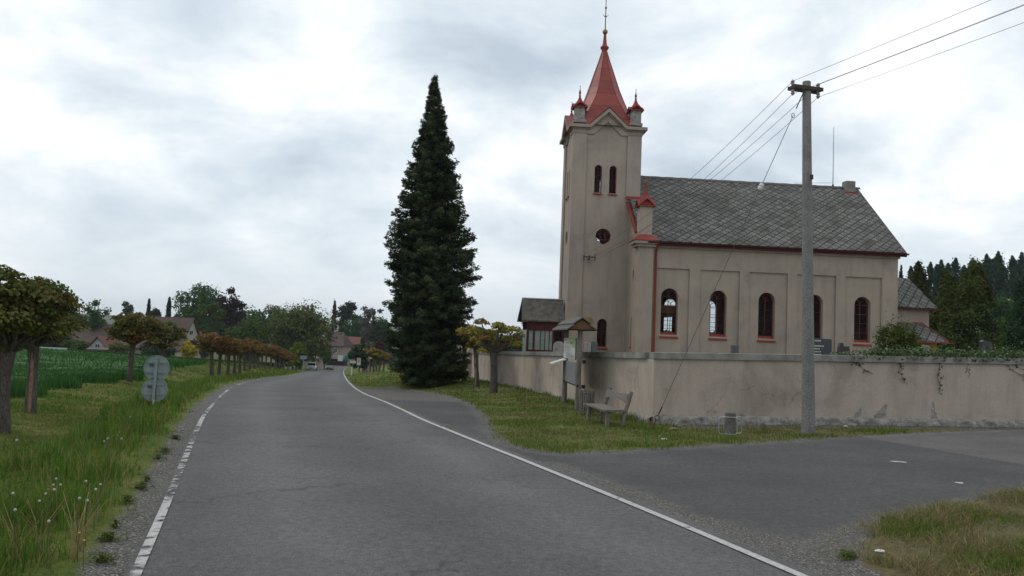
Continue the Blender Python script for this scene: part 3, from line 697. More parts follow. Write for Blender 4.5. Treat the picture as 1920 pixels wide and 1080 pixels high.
for kf in range(4):
    f_ = tface(kf); off = .05 if kf % 2 == 0 else .05
    holes = [W1, W2, octl]+([WL] if kf == 0 else [])
    ol = [(.05 if p[0] == 0 else (3.45 if p[0] == 3.5 else p[0]), p[1]) for p in OUT] if kf % 2 == 0 else [(.46 if p[0] == 0 else (3.04 if p[0] == 3.5 else p[0]), p[1]) for p in OUT]
    mb.plate(ol, holes, .4, lambda a, b, d: f_(a, b, d+.05))
    fr = [(.68, -.9), (2.80, -.9), (2.80, 12.38), (2.47, 12.38), (1.75, 13.05), (1.03, 12.38), (.68, 12.38)]
    ol2 = OUT if kf % 2 == 0 else [(.0505 if p[0] == 0 else (3.4495 if p[0] == 3.5 else p[0]), p[1]) for p in OUT]
    ol2 = [((-.035 if p[0] == 0 else (3.535 if p[0] == 3.5 else p[0])), p[1]) for p in OUT] if kf % 2 == 0 else ol2
    mb.plate(ol2, [fr], .0495, tface_out(kf), back=False)
    path = [(0, 12.82), (.76, 12.82), (1.75, 13.72), (2.74, 12.82), (3.5, 12.82)]
    low = [(3.5, 12.66), (2.68, 12.66), (1.75, 13.52), (.82, 12.66), (0, 12.66)]
    mc.plate(path+low, [], .27, lambda a, b, d: f_(a, b, d-.27))
    lo1 = [(3.5, 12.60), (2.66, 12.60), (1.75, 13.42), (.84, 12.60), (0, 12.60)]
    hi1 = [(0, 12.655), (.82, 12.655), (1.75, 13.515), (2.68, 12.655), (3.5, 12.655)]
    mc.plate(hi1+lo1, [], .12, lambda a, b, d: f_(a, b, d-.12))
    for a0, a1 in ((0, .68), (2.80, 3.5)):
        mc.plate([(a0, 12.40), (a1, 12.40), (a1, 12.595), (a0, 12.595)], [], .07, lambda a, b, d: f_(a, b, d-.07))
for a, b in ((TU0, TV0), (TU0+TS, TV0), (TU0, TV0+TS), (TU0+TS, TV0+TS)):
    sx = -1 if a == TU0 else 1; sy = -1 if b == TV0 else 1
    for e, z0, z1 in ((.27, 12.66, 12.82), (.12, 12.60, 12.655), (.07, 12.40, 12.595)):
        mc.box(min(a, a+sx*e), max(a, a+sx*e), min(b, b+sy*e), max(b, b+sy*e), z0, z1)
mb.build('tower_wall', M['plaster'], church); mc.build('tower_cornice', M['trim'], church)
for kf in (0, 1, 2, 3):
    f_ = tface(kf)
    for a in (1.15, 1.92): window(a, a+.38, 9.35, 10.8, lambda x, z, d: f_(x, z, d+.25), sill=(kf < 2), rows=4, tracery=True)
    mo = MB(); mo.plate(octl, [[(1.70+.35*math.cos(t), 7.12+.35*math.sin(t)) for t in np.linspace(0, 2*math.pi, 25)[:-1]]], .06, lambda x, z, d: f_(x, z, d+.22))
    for q in (-.13, .13): bar(mo, (1.70+q, 6.8), (1.70+q, 7.44), .03, lambda x, z, d: f_(x, z, d+.227)); bar(mo, (1.38, 7.12+q), (2.02, 7.12+q), .03, lambda x, z, d: f_(x, z, d+.231))
    ow = mo.build('round_window', M['redframe'], church)
    g_ = MB(); g_.add([f_(p[0], p[1], .25) for p in octl], [tuple(range(24))]); g_.build('pane', M['glass'], ow)
window(1.54, 2.05, 1.45, 2.9, lambda x, z, d: tface(0)(x, z, d+.25), rows=4)
mb = MB(); mb.add([(.2, p[0], p[1]) for p in sl_], [tuple(range(len(sl_)))]); mb.build('slit_window', M['window_dark'], church); mb = MB(); mb.add([(.2, p[0], p[1]) for p in ov], [tuple(range(12))]); mb.build('slit_window', M['window_dark'], church)
mb = MB(); mb.box(-.05, .1, 1.17, 1.45, 1.48, 1.55); mb.build('slit_sill', M['redmetal'], church)
# ---- spire
scx, scy = TU0+TS/2, TV0+TS/2
lev = [(12.835, 1.98, 1.98), (12.90, 1.70, 1.64), (13.25, 1.48, 1.30), (13.65, 1.30, 1.0), (14.1, 1.16, .78), (14.6, 1.00, .56), (15.2, .80, .39), (16.0, .55, .26), (16.8, .30, .135), (17.35, .14, .06)]
mb = MB(); vs = []
for z, a, b in lev: vs += [(scx+x, scy+y, z) for x, y in ((-b, -a), (b, -a), (a, -b), (a, b), (b, a), (-b, a), (-a, b), (-a, -b))]
fs = [(i*8+q, i*8+(q+1) % 8, (i+1)*8+(q+1) % 8, (i+1)*8+q) for i in range(len(lev)-1) for q in range(8)]
mb.add(vs, fs)
for kf in range(4):
    f_ = tface(kf); tri = [(.70, 12.835), (1.75, 13.80), (2.80, 12.835)]; tri2 = [(.78, 12.835), (1.75, 13.73), (2.72, 12.835)]
    for th_ in (0, -.03): vs = [f_(p[0], p[1]+th_, -.29) for p in tri]+[f_(p[0], p[1]+th_, 1.2) for p in tri]
    mb.add(vs, [(0, 3, 4, 1), (1, 4, 5, 2)])
spire = mb.build('spire', M['spire'], church)
mb = MB(); 
for i in range(1, len(lev)-2):
    for q in range(8):
        pass
mb = MB()
for q in range(8):
    pts = []
    for z, a, b in lev[1:]:
        pts.append([(-b, -a), (b, -a), (a, -b), (a, b), (b, a), (-b, a), (-a, b), (-a, -b)][q]+(z,))
    mb.ring([(scx+x, scy+y, z) for x, y, z in pts], .022, 5)
mb.build('seam', M['redmetal'], spire)
mb = MB(); mb.lathe([(.13, 17.28), (.16, 17.36), (.15, 17.46), (.22, 17.55), (.235, 17.62), (.15, 17.70), (.11, 17.85), (.085, 18.1), (.07, 18.38)], 14, (scx, scy, 0)); mb.build('collar', M['redmetal'], spire, smooth=True)
mb = MB(); mb.lathe([(.0, 18.33)]+[(.145*math.sin(t), 18.48-.145*math.cos(t)) for t in np.linspace(.3, 2.9, 9)]+[(0, 18.63)], 16, (scx, scy, 0)); mb.build('ball', M['brass'], spire, smooth=True); mb = MB(); mb.lathe([(0, 19.74)]+[(.065*math.sin(t), 19.81-.065*math.cos(t)) for t in np.linspace(.3, 2.8, 6)]+[(0, 19.88)], 10, (scx, scy, 0)); mb.build('ball', M['brass'], spire, smooth=True)
mb = MB(); mb.ring([(scx, scy, 18.6), (scx, scy, 20.6)], [.03, .015], 6)
for q in (-1, 1):
    mb.ring([(scx, scy, 19.33), (scx+q*.09, scy, 19.36), (scx+q*.15, scy, 19.44)], .014, 5); mb.ring([(scx, scy, 19.40), (scx+q*.07, scy, 19.30)], .014, 5)
mb.lathe([(.0, 19.28), (.05, 19.34), (.0, 19.42)], 8, (scx, scy, 0)); mb.lathe([(0, 20.14), (.035, 20.2), (0, 20.27)], 8, (scx, scy, 0))
mb.ring([(scx-.12, scy, 20.42), (scx+.12, scy, 20.42)], .014, 5)
mb.build('cross_rod', M['darkmetal'], spire)
def pinnacle(c, z0, s_, hb, hc, red=False, base=True):
    x, y = c; h = s_/2; mb = MB()
    if base: mb.box(x-h-.07, x+h+.07, y-h-.07, y+h+.07, z0, z0+.14)
    mb.box(x-h, x+h, y-h, y+h, z0+(.141 if base else 0), z0+hb)
    p = mb.build('pinnacle', M['stone'] if not red else M['plaster'], church)
    z = z0+hb; c_ = MB(); e = h+.06
    c_.add([(x-e, y-e, z+.02), (x+e, y-e, z+.02), (x+e, y+e, z+.02), (x-e, y+e, z+.02), (x-h*.42, y-h*.42, z+hc*.5), (x+h*.42, y-h*.42, z+hc*.5), (x+h*.42, y+h*.42, z+hc*.5), (x-h*.42, y+h*.42, z+hc*.5), (x, y, z+hc)],
           [(3, 2, 1, 0), (0, 1, 5, 4), (1, 2, 6, 5), (2, 3, 7, 6), (3, 0, 4, 7), (4, 5, 8), (5, 6, 8), (6, 7, 8), (7, 4, 8)])
    e2 = h+.12; t_ = .035; gh = hc*.36; zz_ = z-.06
    for ax in (0, 1):
        for q in (-1, 1):       # two roof slabs per ridge
            P_ = [(-e2, q*e2, zz_), (e2, q*e2, zz_), (e2, 0, zz_+gh), (-e2, 0, zz_+gh)]
            P_ = P_+[(a, b, c2-t_) for a, b, c2 in P_]
            P_ = [(x+a, y+b, c2+.003*ax) if ax == 0 else (x+b, y+a, c2+.003*ax) for a, b, c2 in P_]
            c_.add(P_, [(0, 1, 2, 3), (4, 7, 6, 5), (0, 4, 5, 1), (1, 5, 6, 2), (2, 6, 7, 3), (3, 7, 4, 0)])
    c_.build('cap', M['redmetal'], p)
    f2 = MB(); zt = z+hc
    f2.lathe([(.05, zt-.12), (.06, zt-.06), (.035, zt), (.065, zt+.08), (.05, zt+.15), (.02, zt+.26), (.01, zt+.42)], 8, (x, y, 0))
    if not red: f2.lathe([(0, zt+.40), (.03, zt+.44), (0, zt+.48)], 6, (x, y, 0))
    f2.build('finial', M['redmetal'], p, smooth=True)
for a, b in ((-2.67, 3.03), (.27, 3.03), (-2.67, 5.97), (.27, 5.97)): pinnacle((a, b), 12.95 if True else 0, .52, .88, .66)
pinnacle((.28, .27), 6.9, .60, 1.48, 1.0, red=True, base=False); pinnacle((.28, 8.73), 6.9, .60, 1.48, 1.0, red=True, base=False)
# ---- choir, annex
mb = MB(); mb.box(12.76, 15.75, 2.15, 6.85, -1, 4.02); mb.plate([(2.15, 4.02), (6.85, 4.02), (4.5, 5.6)], [], .3, lambda a, b, d: (15.75-d, a, b)); mb.build('choir_wall', M['plaster'], church)
mb = MB()
for f_ in (lambda v: v, lambda v: 9-v):
    mb.add([(12.76, f_(1.88), 4.12), (16.06, f_(1.88), 4.12), (16.0, 4.5, 5.86), (12.76, 4.5, 5.86)], [(0, 1, 2, 3)])
    mb.add([(12.76, f_(1.88), 4.05), (16.06, f_(1.88), 4.05), (16.0, 4.5, 5.79), (12.76, 4.5, 5.79)], [(3, 2, 1, 0)])
    mb.add([(16.06, f_(1.88), 4.12), (16.06, f_(1.88), 4.05), (16.0, 4.5, 5.79), (16.0, 4.5, 5.86)], [(0, 1, 2, 3)])
mb.build('choir_roof', M['slate'], church, recalc=False, uvfn=lambda c: (c.x, (c.z-4)*1.8))
mb = MB(); mb.box(12.9, 16.15, 1.80, 1.87, 4.01, 4.07); mb.build('choir_gutter', M['darkred'], church)
mb = MB(); mb.box(12.82, 15.15, .5, 2.145, -1, 2.33); mb.plate([(.5, 2.33), (2.145, 2.33), (2.145, 3.15)], [], .2, lambda a, b, d: (15.15-d, a, b)); mb.build('annex_wall', M['yellowwall'], church)
mb = MB(); A = [(12.84, .12, 2.40), (15.5, .12, 2.40), (15.3, 2.14, 3.34), (12.84, 2.14, 3.34)]; mb.add(A+[(x, y, z-.07) for x, y, z in A], [(0, 1, 2, 3), (7, 6, 5, 4), (0, 4, 5, 1), (1, 5, 6, 2)])
mb.build('annex_roof', M['slate'], church, recalc=False, uvfn=lambda c: (c.x, c.y*1.1))
mb = MB(); mb.box(13.0, 15.75, .04, .10, 2.31, 2.365); mb.ring([(15.52, .12, 2.42), (15.32, 2.13, 3.37)], .025, 6); mb.box(14.9, 15.3, 2.06, 2.142, 3.3, 3.37); mb.build('annex_gutter', M['redmetal'], church)
# ---- porch
mb = MB(); mb.box(-4.95, -4.83, 3.25, 3.37, -.4, 2.66); mb.box(-3.62, -3.52, 3.25, 3.37, -.4, 2.66); mb.box(-3.14, -3.0, 3.25, 3.37, -.4, 2.66); mb.box(-4.62, -4.52, 3.245, 3.375, .9, 2.2)
mb.box(-4.95, -3.0, 3.26, 3.36, 2.17, 2.66); mb.box(-4.82, -3.63, 3.27, 3.35, .4, 1.2); mp4 = MB(); mp4.box(-4.95, -3.0, 5.63, 5.73, -.4, 2.66); mp4.build('porch_back_wall', M['darkred'], church)
for a in (-4.25, -4.02, -3.8): mb.box(a, a+.04, 3.28, 3.34, 1.2, 2.17)
mb.ring([(-3.08, 3.2, 2.3), (-3.08, 2.98, 2.62)], .04, 5); mb.ring([(-4.9, 3.2, 2.3), (-4.9, 2.98, 2.62)], .04, 5)
mb.build('porch_wall', M['darkred'], church)
mb = MB(); mb.box(-4.83, -3.62, 3.30, 3.315, 1.2, 2.17); mb.box(-4.94, -4.92, 3.4, 5.6, .2, 2.2); pg = mb.build('porch_glazing', M['frosted'], church)
mb = MB(); mb.plate([(3.1, 2.6), (5.9, 2.6), (4.5, 3.72)], [], .06, lambda a, b, d: (-4.98+d, a, b)); mb.box(-3.5, -3.15, 3.5, 3.55, -.2, 2.2); mb.box(-4.95, -3.0, 3.4, 5.6, 2.60, 2.64); mb.build('porch_gable', M['darkwood'], church)
mb = MB()
for f_ in (lambda v: v, lambda v: 9-v):
    A = [(-5.25, f_(3.02), 2.70), (-3.0, f_(3.02), 2.70), (-2.96, 4.5, 3.84), (-5.15, 4.5, 3.84)]; 
    mb.add(A+[(x, y, z-.07) for x, y, z in A], [(0, 1, 2, 3), (7, 6, 5, 4), (0, 4, 5, 1), (1, 5, 6, 2), (0, 3, 7, 4)])
mb.build('porch_roof', M['porchroof'], church, recalc=False)
mb = MB(); mb.ring([(-5.15, 4.5, 3.86), (-2.96, 4.5, 3.86)], .05, 6); mb.build('porch_ridge', M['metal'], church)
mb = MB(); mb.lathe([(.0, -.03), (.2, -.02), (.2, .03), (0, .03)], 16, (0, 0, 0), xf=Matrix.Translation((-1.88, 2.73, 2.80)) @ Matrix.Rotation(math.pi/2, 4, 'X') @ Matrix.Diagonal((1.1, .85, 1, 1))); mb.build('plaque', M['brass'], church)
# wire bracket on the tower
BR = (-1.98, 2.75, 5.9)
mb = MB(); mb.box(BR[0]-.32, BR[0]+.32, 2.42, 2.48, 5.96, 6.02); mb.box(BR[0]-.03, BR[0]+.03, 2.45, 2.8, 5.84, 5.94)
for q in (-.28, -.0, .28): mb.ring([(BR[0]+q, 2.45, 5.78), (BR[0]+q, 2.45, 6.1)], .02, 6)
wb = mb.build('wire_bracket', M['darkmetal'], church)
for q, z in ((-.28, 6.08), (0, 5.70), (.28, 6.08)):
    mb = MB(); mb.lathe([(.02, 0), (.05, .02), (.035, .05), (.055, .08), (.03, .12), (0, .13)], 10, (BR[0]+q, 2.45, z)); mb.build('insulator', M['porcelain'], wb, smooth=True)
def cw(u, v, w): return Vector((CO.x+u*C4-v*S4, CO.y+u*S4+v*C4, w))
# ================================================================== CHURCHYARD WALL
yard = thing('churchyard_wall', 'pinkish plastered churchyard wall with grey concrete coping around the church', 'wall', WC)
def wz(front, s):     # top and plaster foot, relative to the corner's zero
    if front: return 1.56+.024*s*(1-s/120), .055+.021*s
    return 1.56-.0235*s, .03-.0235*s
wl = math.hypot(WF.x-WC.x, WF.y-WC.y); wd = ((WF.x-WC.x)/wl, (WF.y-WC.y)/wl)
mp_, mc_, mf_ = MB(), MB(), MB()
def seg(mb, dirv, inn, s0, s1, fz, o0, o1, n=30):
    for i in range(n):
        a, b = s0+(s1-s0)*i/n, s0+(s1-s0)*(i+1)/n
        (za0, za1), (zb0, zb1) = fz(a), fz(b)
        vs = []
        for s_, z0, z1 in ((a, za0, za1), (b, zb0, zb1)):
            for o_ in (o0, o1):
                for z in (z0, z1): vs.append((dirv[0]*s_+inn[0]*o_, dirv[1]*s_+inn[1]*o_, z))
        fs = [(0, 4, 5, 1), (2, 3, 7, 6), (1, 5, 7, 3), (0, 2, 6, 4)]
        if i == 0: fs.append((0, 1, 3, 2))
        if i == n-1: fs.append((4, 6, 7, 5))
        mb.add(vs, fs)
fd, fi = (C4, S4), (-S4, C4); ld, li = wd, (wd[1], -wd[0])
if li[0] < 0: li = (-li[0], -li[1])
seg(mp_, fd, fi, 0, 40, lambda s: (wz(1, s)[1]-.6, wz(1, s)[0]-.155), 0, .4); seg(mp_, ld, li, 0, wl, lambda s: (wz(0, s)[1]-.6, wz(0, s)[0]-.155), 0, .4)
seg(mc_, fd, fi, -.02, 40, lambda s: (wz(1, s)[0]-.15, wz(1, s)[0]), -.07, .47, 40); seg(mc_, ld, li, .46, wl+.1, lambda s: (wz(0, s)[0]-.151, wz(0, s)[0]-.002), -.07, .47, 34)
mp_.build('plaster', M['yard'], yard); mc_.build('coping', M['coping'], yard)
# broken plinth: lumpy strip standing a little proud
def plinth(dirv, inn, l, front):
    n = int(l/.09); m_ = 9; V = []; F = []
    for i in range(n+1):
        s_ = l*i/n; foot = wz(front, s_)[1]+.012*math.sin(s_*3)+rng.normal(0, .008)
        gx, gy = WC.x+dirv[0]*s_-inn[0]*.12, WC.y+dirv[1]*s_-inn[1]*.12
        for j in range(m_):
            t = j/(m_-1); out = .03+.07*t+abs(rng.normal(0, .03)); 
            out += .02*math.sin(i*.31+j*1.7)*math.sin(i*.83+j)
            if j == 0: out = -.005
            V.append((dirv[0]*s_-inn[0]*out, dirv[1]*s_-inn[1]*out, foot-t*.42+rng.normal(0, .014)*(j > 0)))
    for i in range(n):
        for j in range(m_-1): F.append((i*m_+j, i*m_+j+1, (i+1)*m_+j+1, (i+1)*m_+j))
    return npmesh('plinth', V, F, None, M['stone'], yard)
plinth(fd, fi, 30, True); plinth(ld, li, wl, False)
def flake(s, z0, z1, w, lean_):
    n = 14; L_, R2 = [], []
    for i in range(n+1):
        t = i/n; z = z0+(z1-z0)*t; ww = w*(1-t)**.7*(.7+.5*rng.random())+.008; cxx = s+lean_*t+rng.normal(0, .01); L_.append((cxx-ww/2, z)); R2.append((cxx+ww/2, z))
    mb = MB(); mb.plate(L_+R2[::-1], [], .01, lambda a, b, d: (fd[0]*a-fi[0]*(.004-d), fd[1]*a-fi[1]*(.004-d), b), sides=True, back=False); mb.build('bare_render_patch', M['stone'], yard)
flake(5.05, .12, .42, .20, .16); flake(5.62, .13, .52, .30, .22); flake(7.05, .19, .62, .16, -.02); flake(2.1, .03, .16, .5, .1)
# gate pillars at the far end
for i, (dx, dy) in enumerate(((0, .3), (-1.2, 3.6))):
    x, y = WF.x+dx, WF.y+dy; z = -.95; h = 2.55
    t = thing('gate_pillar', ('plastered gate pillar ending the churchyard wall beside the pollards' if i == 0 else 'second plastered gate pillar half hidden behind the tall spruce'), 'gate pillar', (x, y, z), RAD(8))
    mb = MB(); mb.box(-.24, .24, -.24, .24, -.4, h); mb.build('shaft', M['yard'], t); mb = MB(); mb.box(-.3, .3, -.3, .3, h, h+.12); mb.add([(-.3, -.3, h+.12), (.3, -.3, h+.12), (.3, .3, h+.12), (-.3, .3, h+.12), (0, 0, h+.25)], [(0, 1, 4), (1, 2, 4), (2, 3, 4), (3, 0, 4)]); mb.build('cap', M['coping'], t)
t = MB(); t.box(0, 1.7, 0, .35, -.5, 1.25); t.box(-.03, 1.73, -.05, .4, 1.253, 1.36)
o = t.build('low_wall', M['yard']); o.location = (WF.x-3.2, WF.y+4.4, -1.3); o.rotation_euler = (0, 0, RAD(-20)); tag(o, 'low plastered wall running on behind the tall spruce', 'wall')

# ================================================================== LEAF AND BLADE GENERATORS
def unit(v): return v/(np.linalg.norm(v, axis=-1, keepdims=True)+1e-9)
def leaves(P, Nn, S, C, asp=.8, jit=.35, kite=True, tdir=None):
    """one small folded quad per leaf"""
    n = len(P); Nn = unit(Nn+rng.normal(0, jit, (n, 3)))
    T = rng.normal(0, 1, (n, 3)) if tdir is None else tdir+rng.normal(0, .25, (n, 3))
    T = unit(T-Nn*(T*Nn).sum(1, keepdims=True)); B = np.cross(Nn, T); S = np.asarray(S).reshape(-1, 1)*np.ones((n, 1))
    V = np.stack([P-T*S*.5, P+B*S*.5*asp-T*S*.08*kite, P+T*S*.6, P-B*S*.5*asp-T*S*.08*kite], 1)
    V[:, 1] += Nn*S*.12; V[:, 3] += Nn*S*.12
    F = np.arange(n*4).reshape(n, 4)
    return V.reshape(-1, 3), F, np.repeat(C, 4, 0)
def pal(n, cols, jit=.15):
    cols = np.array(cols); c = cols[rng.integers(0, len(cols), n)]
    return np.clip(c*(1+rng.normal(0, jit, (n, 1))), .004, 1)
def cat(parts):
    V = []; F = []; C = []; b = 0
    for v, f, c in parts: V.append(v); F.append(f+b); C.append(c); b += len(v)
    return np.concatenate(V), np.concatenate(F), np.concatenate(C)
def blades(name, X, Y, H, W, C, mat, lean=.35, seg2=True, zoff=-.01, parent=None):
    n = len(X); Z = TG(X, Y)+zoff; P = np.stack([X, Y, Z], 1)
    a = rng.uniform(0, 2*np.pi, n); D = np.stack([np.cos(a), np.sin(a), np.zeros(n)], 1)
    ln = (np.abs(rng.normal(0, lean, n))*H)[:, None]; b = rng.uniform(0, 2*np.pi, n); Ld = np.stack([np.cos(b), np.sin(b), np.zeros(n)], 1)
    H = H[:, None]; W = W[:, None]; UP = np.array([0, 0, 1.])
    mid = P+UP*H*.55+Ld*ln*.35; tip = P+UP*H*(1-.15*rng.random((n, 1)))+Ld*ln
    V = np.stack([P-D*W, P+D*W, mid+D*W*.75, mid-D*W*.75, tip], 1).reshape(-1, 3)
    i = np.arange(n)[:, None]*5
    F = np.concatenate([np.concatenate([i, i+1, i+2], 1), np.concatenate([i, i+2, i+3], 1), np.concatenate([i+3, i+2, i+4], 1)])
    return npmesh(name, V, F, np.repeat(C, 5, 0), mat, parent)

# ================================================================== IVY
def ivy():
    P = []; Nn = []; 
    def topz(s): return wz(1, s)[0]
    for s in np.arange(4.3, 13.2, .008):
        dens = .25+.75*math.exp(-((s-7.2)/1.2)**2)+.9*math.exp(-((s-8.9)/.9)**2)+.6*math.exp(-((s-6)/.8)**2)
        if s > 9.9: dens *= .35
        if rng.random() > dens: continue
        hh = .06+.20*dens*rng.random()
        for q in range(4):
            o_ = rng.uniform(-.12, .45); z = topz(s)+rng.uniform(.01, hh) if o_ > -.08 else topz(s)-rng.uniform(-.05, .10)
            P.append((WC.x+fd[0]*s+fi[0]*o_, WC.y+fd[1]*s+fi[1]*o_, z)); Nn.append((fi[0]*-.5, fi[1]*-.5, .8))
    stems = []; vines = [(4.95, .5, .28, 12), (6.15, .12, .50, 16), (7.15, .03, .75, 24), (7.9, 0.05, .35, 3), (8.9, 1.0, .62, 20), (9.15, .5, .28, 8), (5.1, .05, .12, 4)]
    for s, run, drop, nl in vines:
        pts = []; mb = MB()
        for t in np.linspace(0, 1, 14):
            ss = s+run*t+.03*math.sin(t*9+s); z = topz(ss)-.16-drop*t
            pts.append((WC.x+fd[0]*ss-fi[0]*.02, WC.y+fd[1]*ss-fi[1]*.02, z))
            if t == 0: pts.insert(0, (WC.x+fd[0]*ss-fi[0]*.09, WC.y+fd[1]*ss-fi[1]*.09, z+.2)); 
        mb.ring(pts, .0045, 5); stems.append(mb)
        for q in range(nl):
            t = rng.random()**.7 if nl > 30 else rng.random(); i = min(int(t*13)+1, len(pts)-1); p = pts[i]
            P.append((p[0]+rng.normal(0, .035), p[1]-.02-abs(rng.normal(0, .015)), p[2]+rng.normal(0, .03))); Nn.append((-fi[0], -fi[1], .3))
    P = np.array(P); C = pal(len(P), [(.03, .06, .022), (.05, .09, .035), (.085, .13, .06), (.13, .18, .09), (.05, .045, .02)])
    root = thing('ivy', 'dark green ivy sprawling over the wall coping with trailing stems', 'ivy', (0, 0, 0))
    V, F, C2 = leaves(P, np.array(Nn), rng.uniform(.04, .07, len(P)), C, 1.0, .5)
    npmesh('foliage', V, F, C2, M['leaf'], root)
    for mb in stems: mb.build('stem', M['darkmetal'], root)
ivy()

# ================================================================== POLE, CABLES
PB = Vector((6.40, 17.1, 0)); PB.z = g(PB.x, PB.y)
pole = thing('utility_pole', 'tall round grey concrete pole with iron crossarm before the wall', 'utility pole', PB)
ph = 7.6-PB.z; TILT = Matrix.Rotation(-.022, 3, 'Y'); pole.rotation_euler = (0, -.022, 0)
mb = MB(); mb.lathe([(.146, -.3), (.142, 0), (.136, .5), (.121, 2.6), (.104, 5), (.088, ph-.02), (.08, ph)], 28, (0, 0, 0)); mb.build('shaft', M['concrete'], pole, smooth=True)
ARM = Vector((.951, .31, 0)); armz = ph-.17
mb = MB(); R_ = Matrix.Rotation(math.atan2(.31, .951), 4, 'Z')
for q in (-.105, .105): mb.box(-.40, .34, q-.015, q+.015, armz-.04, armz+.04, xf=R_)
for q in (-.38, .32): mb.box(q-.015, q+.015, -.13, .13, armz-.035, armz+.035, xf=R_)
mb.lathe([(.098, armz-.05), (.098, armz+.05)], 20); mb.build('crossarm', M['darkmetal'], pole)
ins = {}
for n_, q in (('l', -.36), ('r', .30)):
    for s_ in (1, -1):
        b = ARM*q; mb = MB(); mb.ring([b+Vector((0, 0, armz)), b+Vector((0, 0, armz+s_*.12))], .014, 6)
        prof2 = [(.0, .05), (.035, .055), (.04, .085), (.026, .10), (.045, .122), (.042, .14), (.022, .155), (.018, .17), (0, .18)]
        prof2 = [(r, armz+s_*z) for r, z in prof2]
        if s_ < 0: prof2 = prof2[::-1]
        mb.lathe(prof2, 12, tuple(b)); mb.build('insulator', M['porcelain'], pole, smooth=True)
        ins[(n_, s_)] = PB+TILT @ (b+Vector((0, 0, armz+s_*.14)))
mb = MB(); mb.box(.03, .09, -.125, -.09, 5.45, 5.55); mb.build('bracket_plate', M['darkmetal'], pole)
def sagline(a, b, sag, n=28): return [a.lerp(b, t)-Vector((0, 0, 4*sag*t*(1-t))) for t in np.linspace(0, 1, n)]
ends = {('l', 1): 'topmost overhead wire rising from the pole to the upper right', ('l', -1): 'thin overhead wire just below the topmost, right of the pole', ('r', 1): 'overhead wire from the upper right insulator out of frame', ('r', -1): 'lowest overhead wire leaving the pole to the right'}
NP = Vector((19.2, -21.5, 7.7)); k = 0
for key, lab in ends.items():
    off = ARM*(-.36 if key[0] == 'l' else .30)+Vector((0, 0, .15*key[1]))
    if key == ('l', -1): off += Vector((.15, 0, .05))
    mb = MB(); mb.ring(sagline(ins[key], NP+off, .35), .0042, 5); tag(mb.build('power_cable', M['cable']), lab, 'cable', 'overhead wires')
tw = [cw(BR[0]-.28, 2.43, 6.15), cw(BR[0], 2.43, 5.76), cw(BR[0]+.28, 2.43, 6.15), cw(BR[0]+.02, 2.43, 6.0)]
for key, b, lab, sg in ((('l', 1), tw[0], 'upper overhead wire from the pole down to the tower', .5), (('l', -1), tw[1], 'second overhead wire from the pole down to the tower', .5), (('r', 1), tw[2], 'third overhead wire sagging from pole to tower', .5), (('r', -1), tw[3], 'lowest overhead wire sagging from pole to tower', .62)):
    mb = MB(); mb.ring(sagline(ins[key], b, sg), .0055, 5); tag(mb.build('power_cable', M['cable']), lab, 'cable', 'overhead wires')
guyb = onground(1222, 806); guyt = PB+TILT @ Vector((-.08, -.06, armz-.06))
gw = thing('guy_wire', 'slanting guy wire from the pole top to the wall corner', 'guy wire', guyb)
rel = guyt-guyb
def gp(t): return rel*t
mb = MB(); mb.ring([gp(.045), gp(.93)], .007, 5); mb.ring([gp(.95), gp(1)], .012, 5)
mb.ring([gp(.93)+Vector((.035*math.cos(a), 0, .05*math.sin(a))) for a in np.linspace(0, 6.28, 13)[:-1]], .007, 5, closed=True); mb.build('wire', M['cable'], gw)
mb = MB(); mb.ring([gp(-.01), gp(.03)], .014, 6); mb.ring([gp(.036)+Vector((.05*math.cos(a), 0, .05*math.sin(a))) for a in np.linspace(0, 6.28, 13)[:-1]], .012, 5, closed=True); mb.ring([gp(.045), gp(.07)], .016, 6); mb.build('anchor_rod', M['darkmetal'], gw)
def projy(P_):
    X, Y, Z = P_.x, P_.y, P_.z-EYE; y2 = Y*cp+Z*sp; z2 = -Y*sp+Z*cp; u, v = FPX*X/y2, -FPX*z2/y2; return 540+u*sr+v*cr
best = min(np.linspace(.3, .95, 600), key=lambda t: abs(projy(guyb+gp(t))-350))
mb = MB(); q_ = rel.to_track_quat('Z', 'Y').to_matrix().to_4x4(); mb.lathe([(0, -.09), (.045, -.07), (.06, -.02), (.045, 0), (.06, .02), (.045, .07), (0, .09)], 14, xf=Matrix.Translation(gp(best)) @ q_); mb.build('insulator', M['white'], gw, smooth=True)

# ================================================================== BOLLARD WITH HOOPS
b = onground(1369, 816); t = thing('stone_bollard', 'short cylindrical stone bollard with steel hoops at the wall', 'bollard', b, 0)
mb = MB(); pr_ = []
mb.lathe([(.115, -.1), (.112, .12), (.108, .36), (.112, .40), (.108, .455), (.085, .475), (0, .48)], 16); o = mb.build('post', M['darkstone'], t, smooth=True)
for xo, yo, hw in ((-.085, -.13, .19), (.085, .12, .19)):
    mb = MB(); pts = []
    for cx_, cz_, a0 in ((hw-.05, .33, 0), (-hw+.05, .33, 90), (-hw+.05, .08, 180), (hw-.05, .08, 270)):
        for a in (0, 30, 60, 90): pts.append((xo+cx_+.05*math.cos(RAD(a0+a)), yo, cz_+.05*math.sin(RAD(a0+a))))
    mb.ring(pts, .009, 8, closed=True); mb.build('hoop', M['metal'], t, smooth=True)

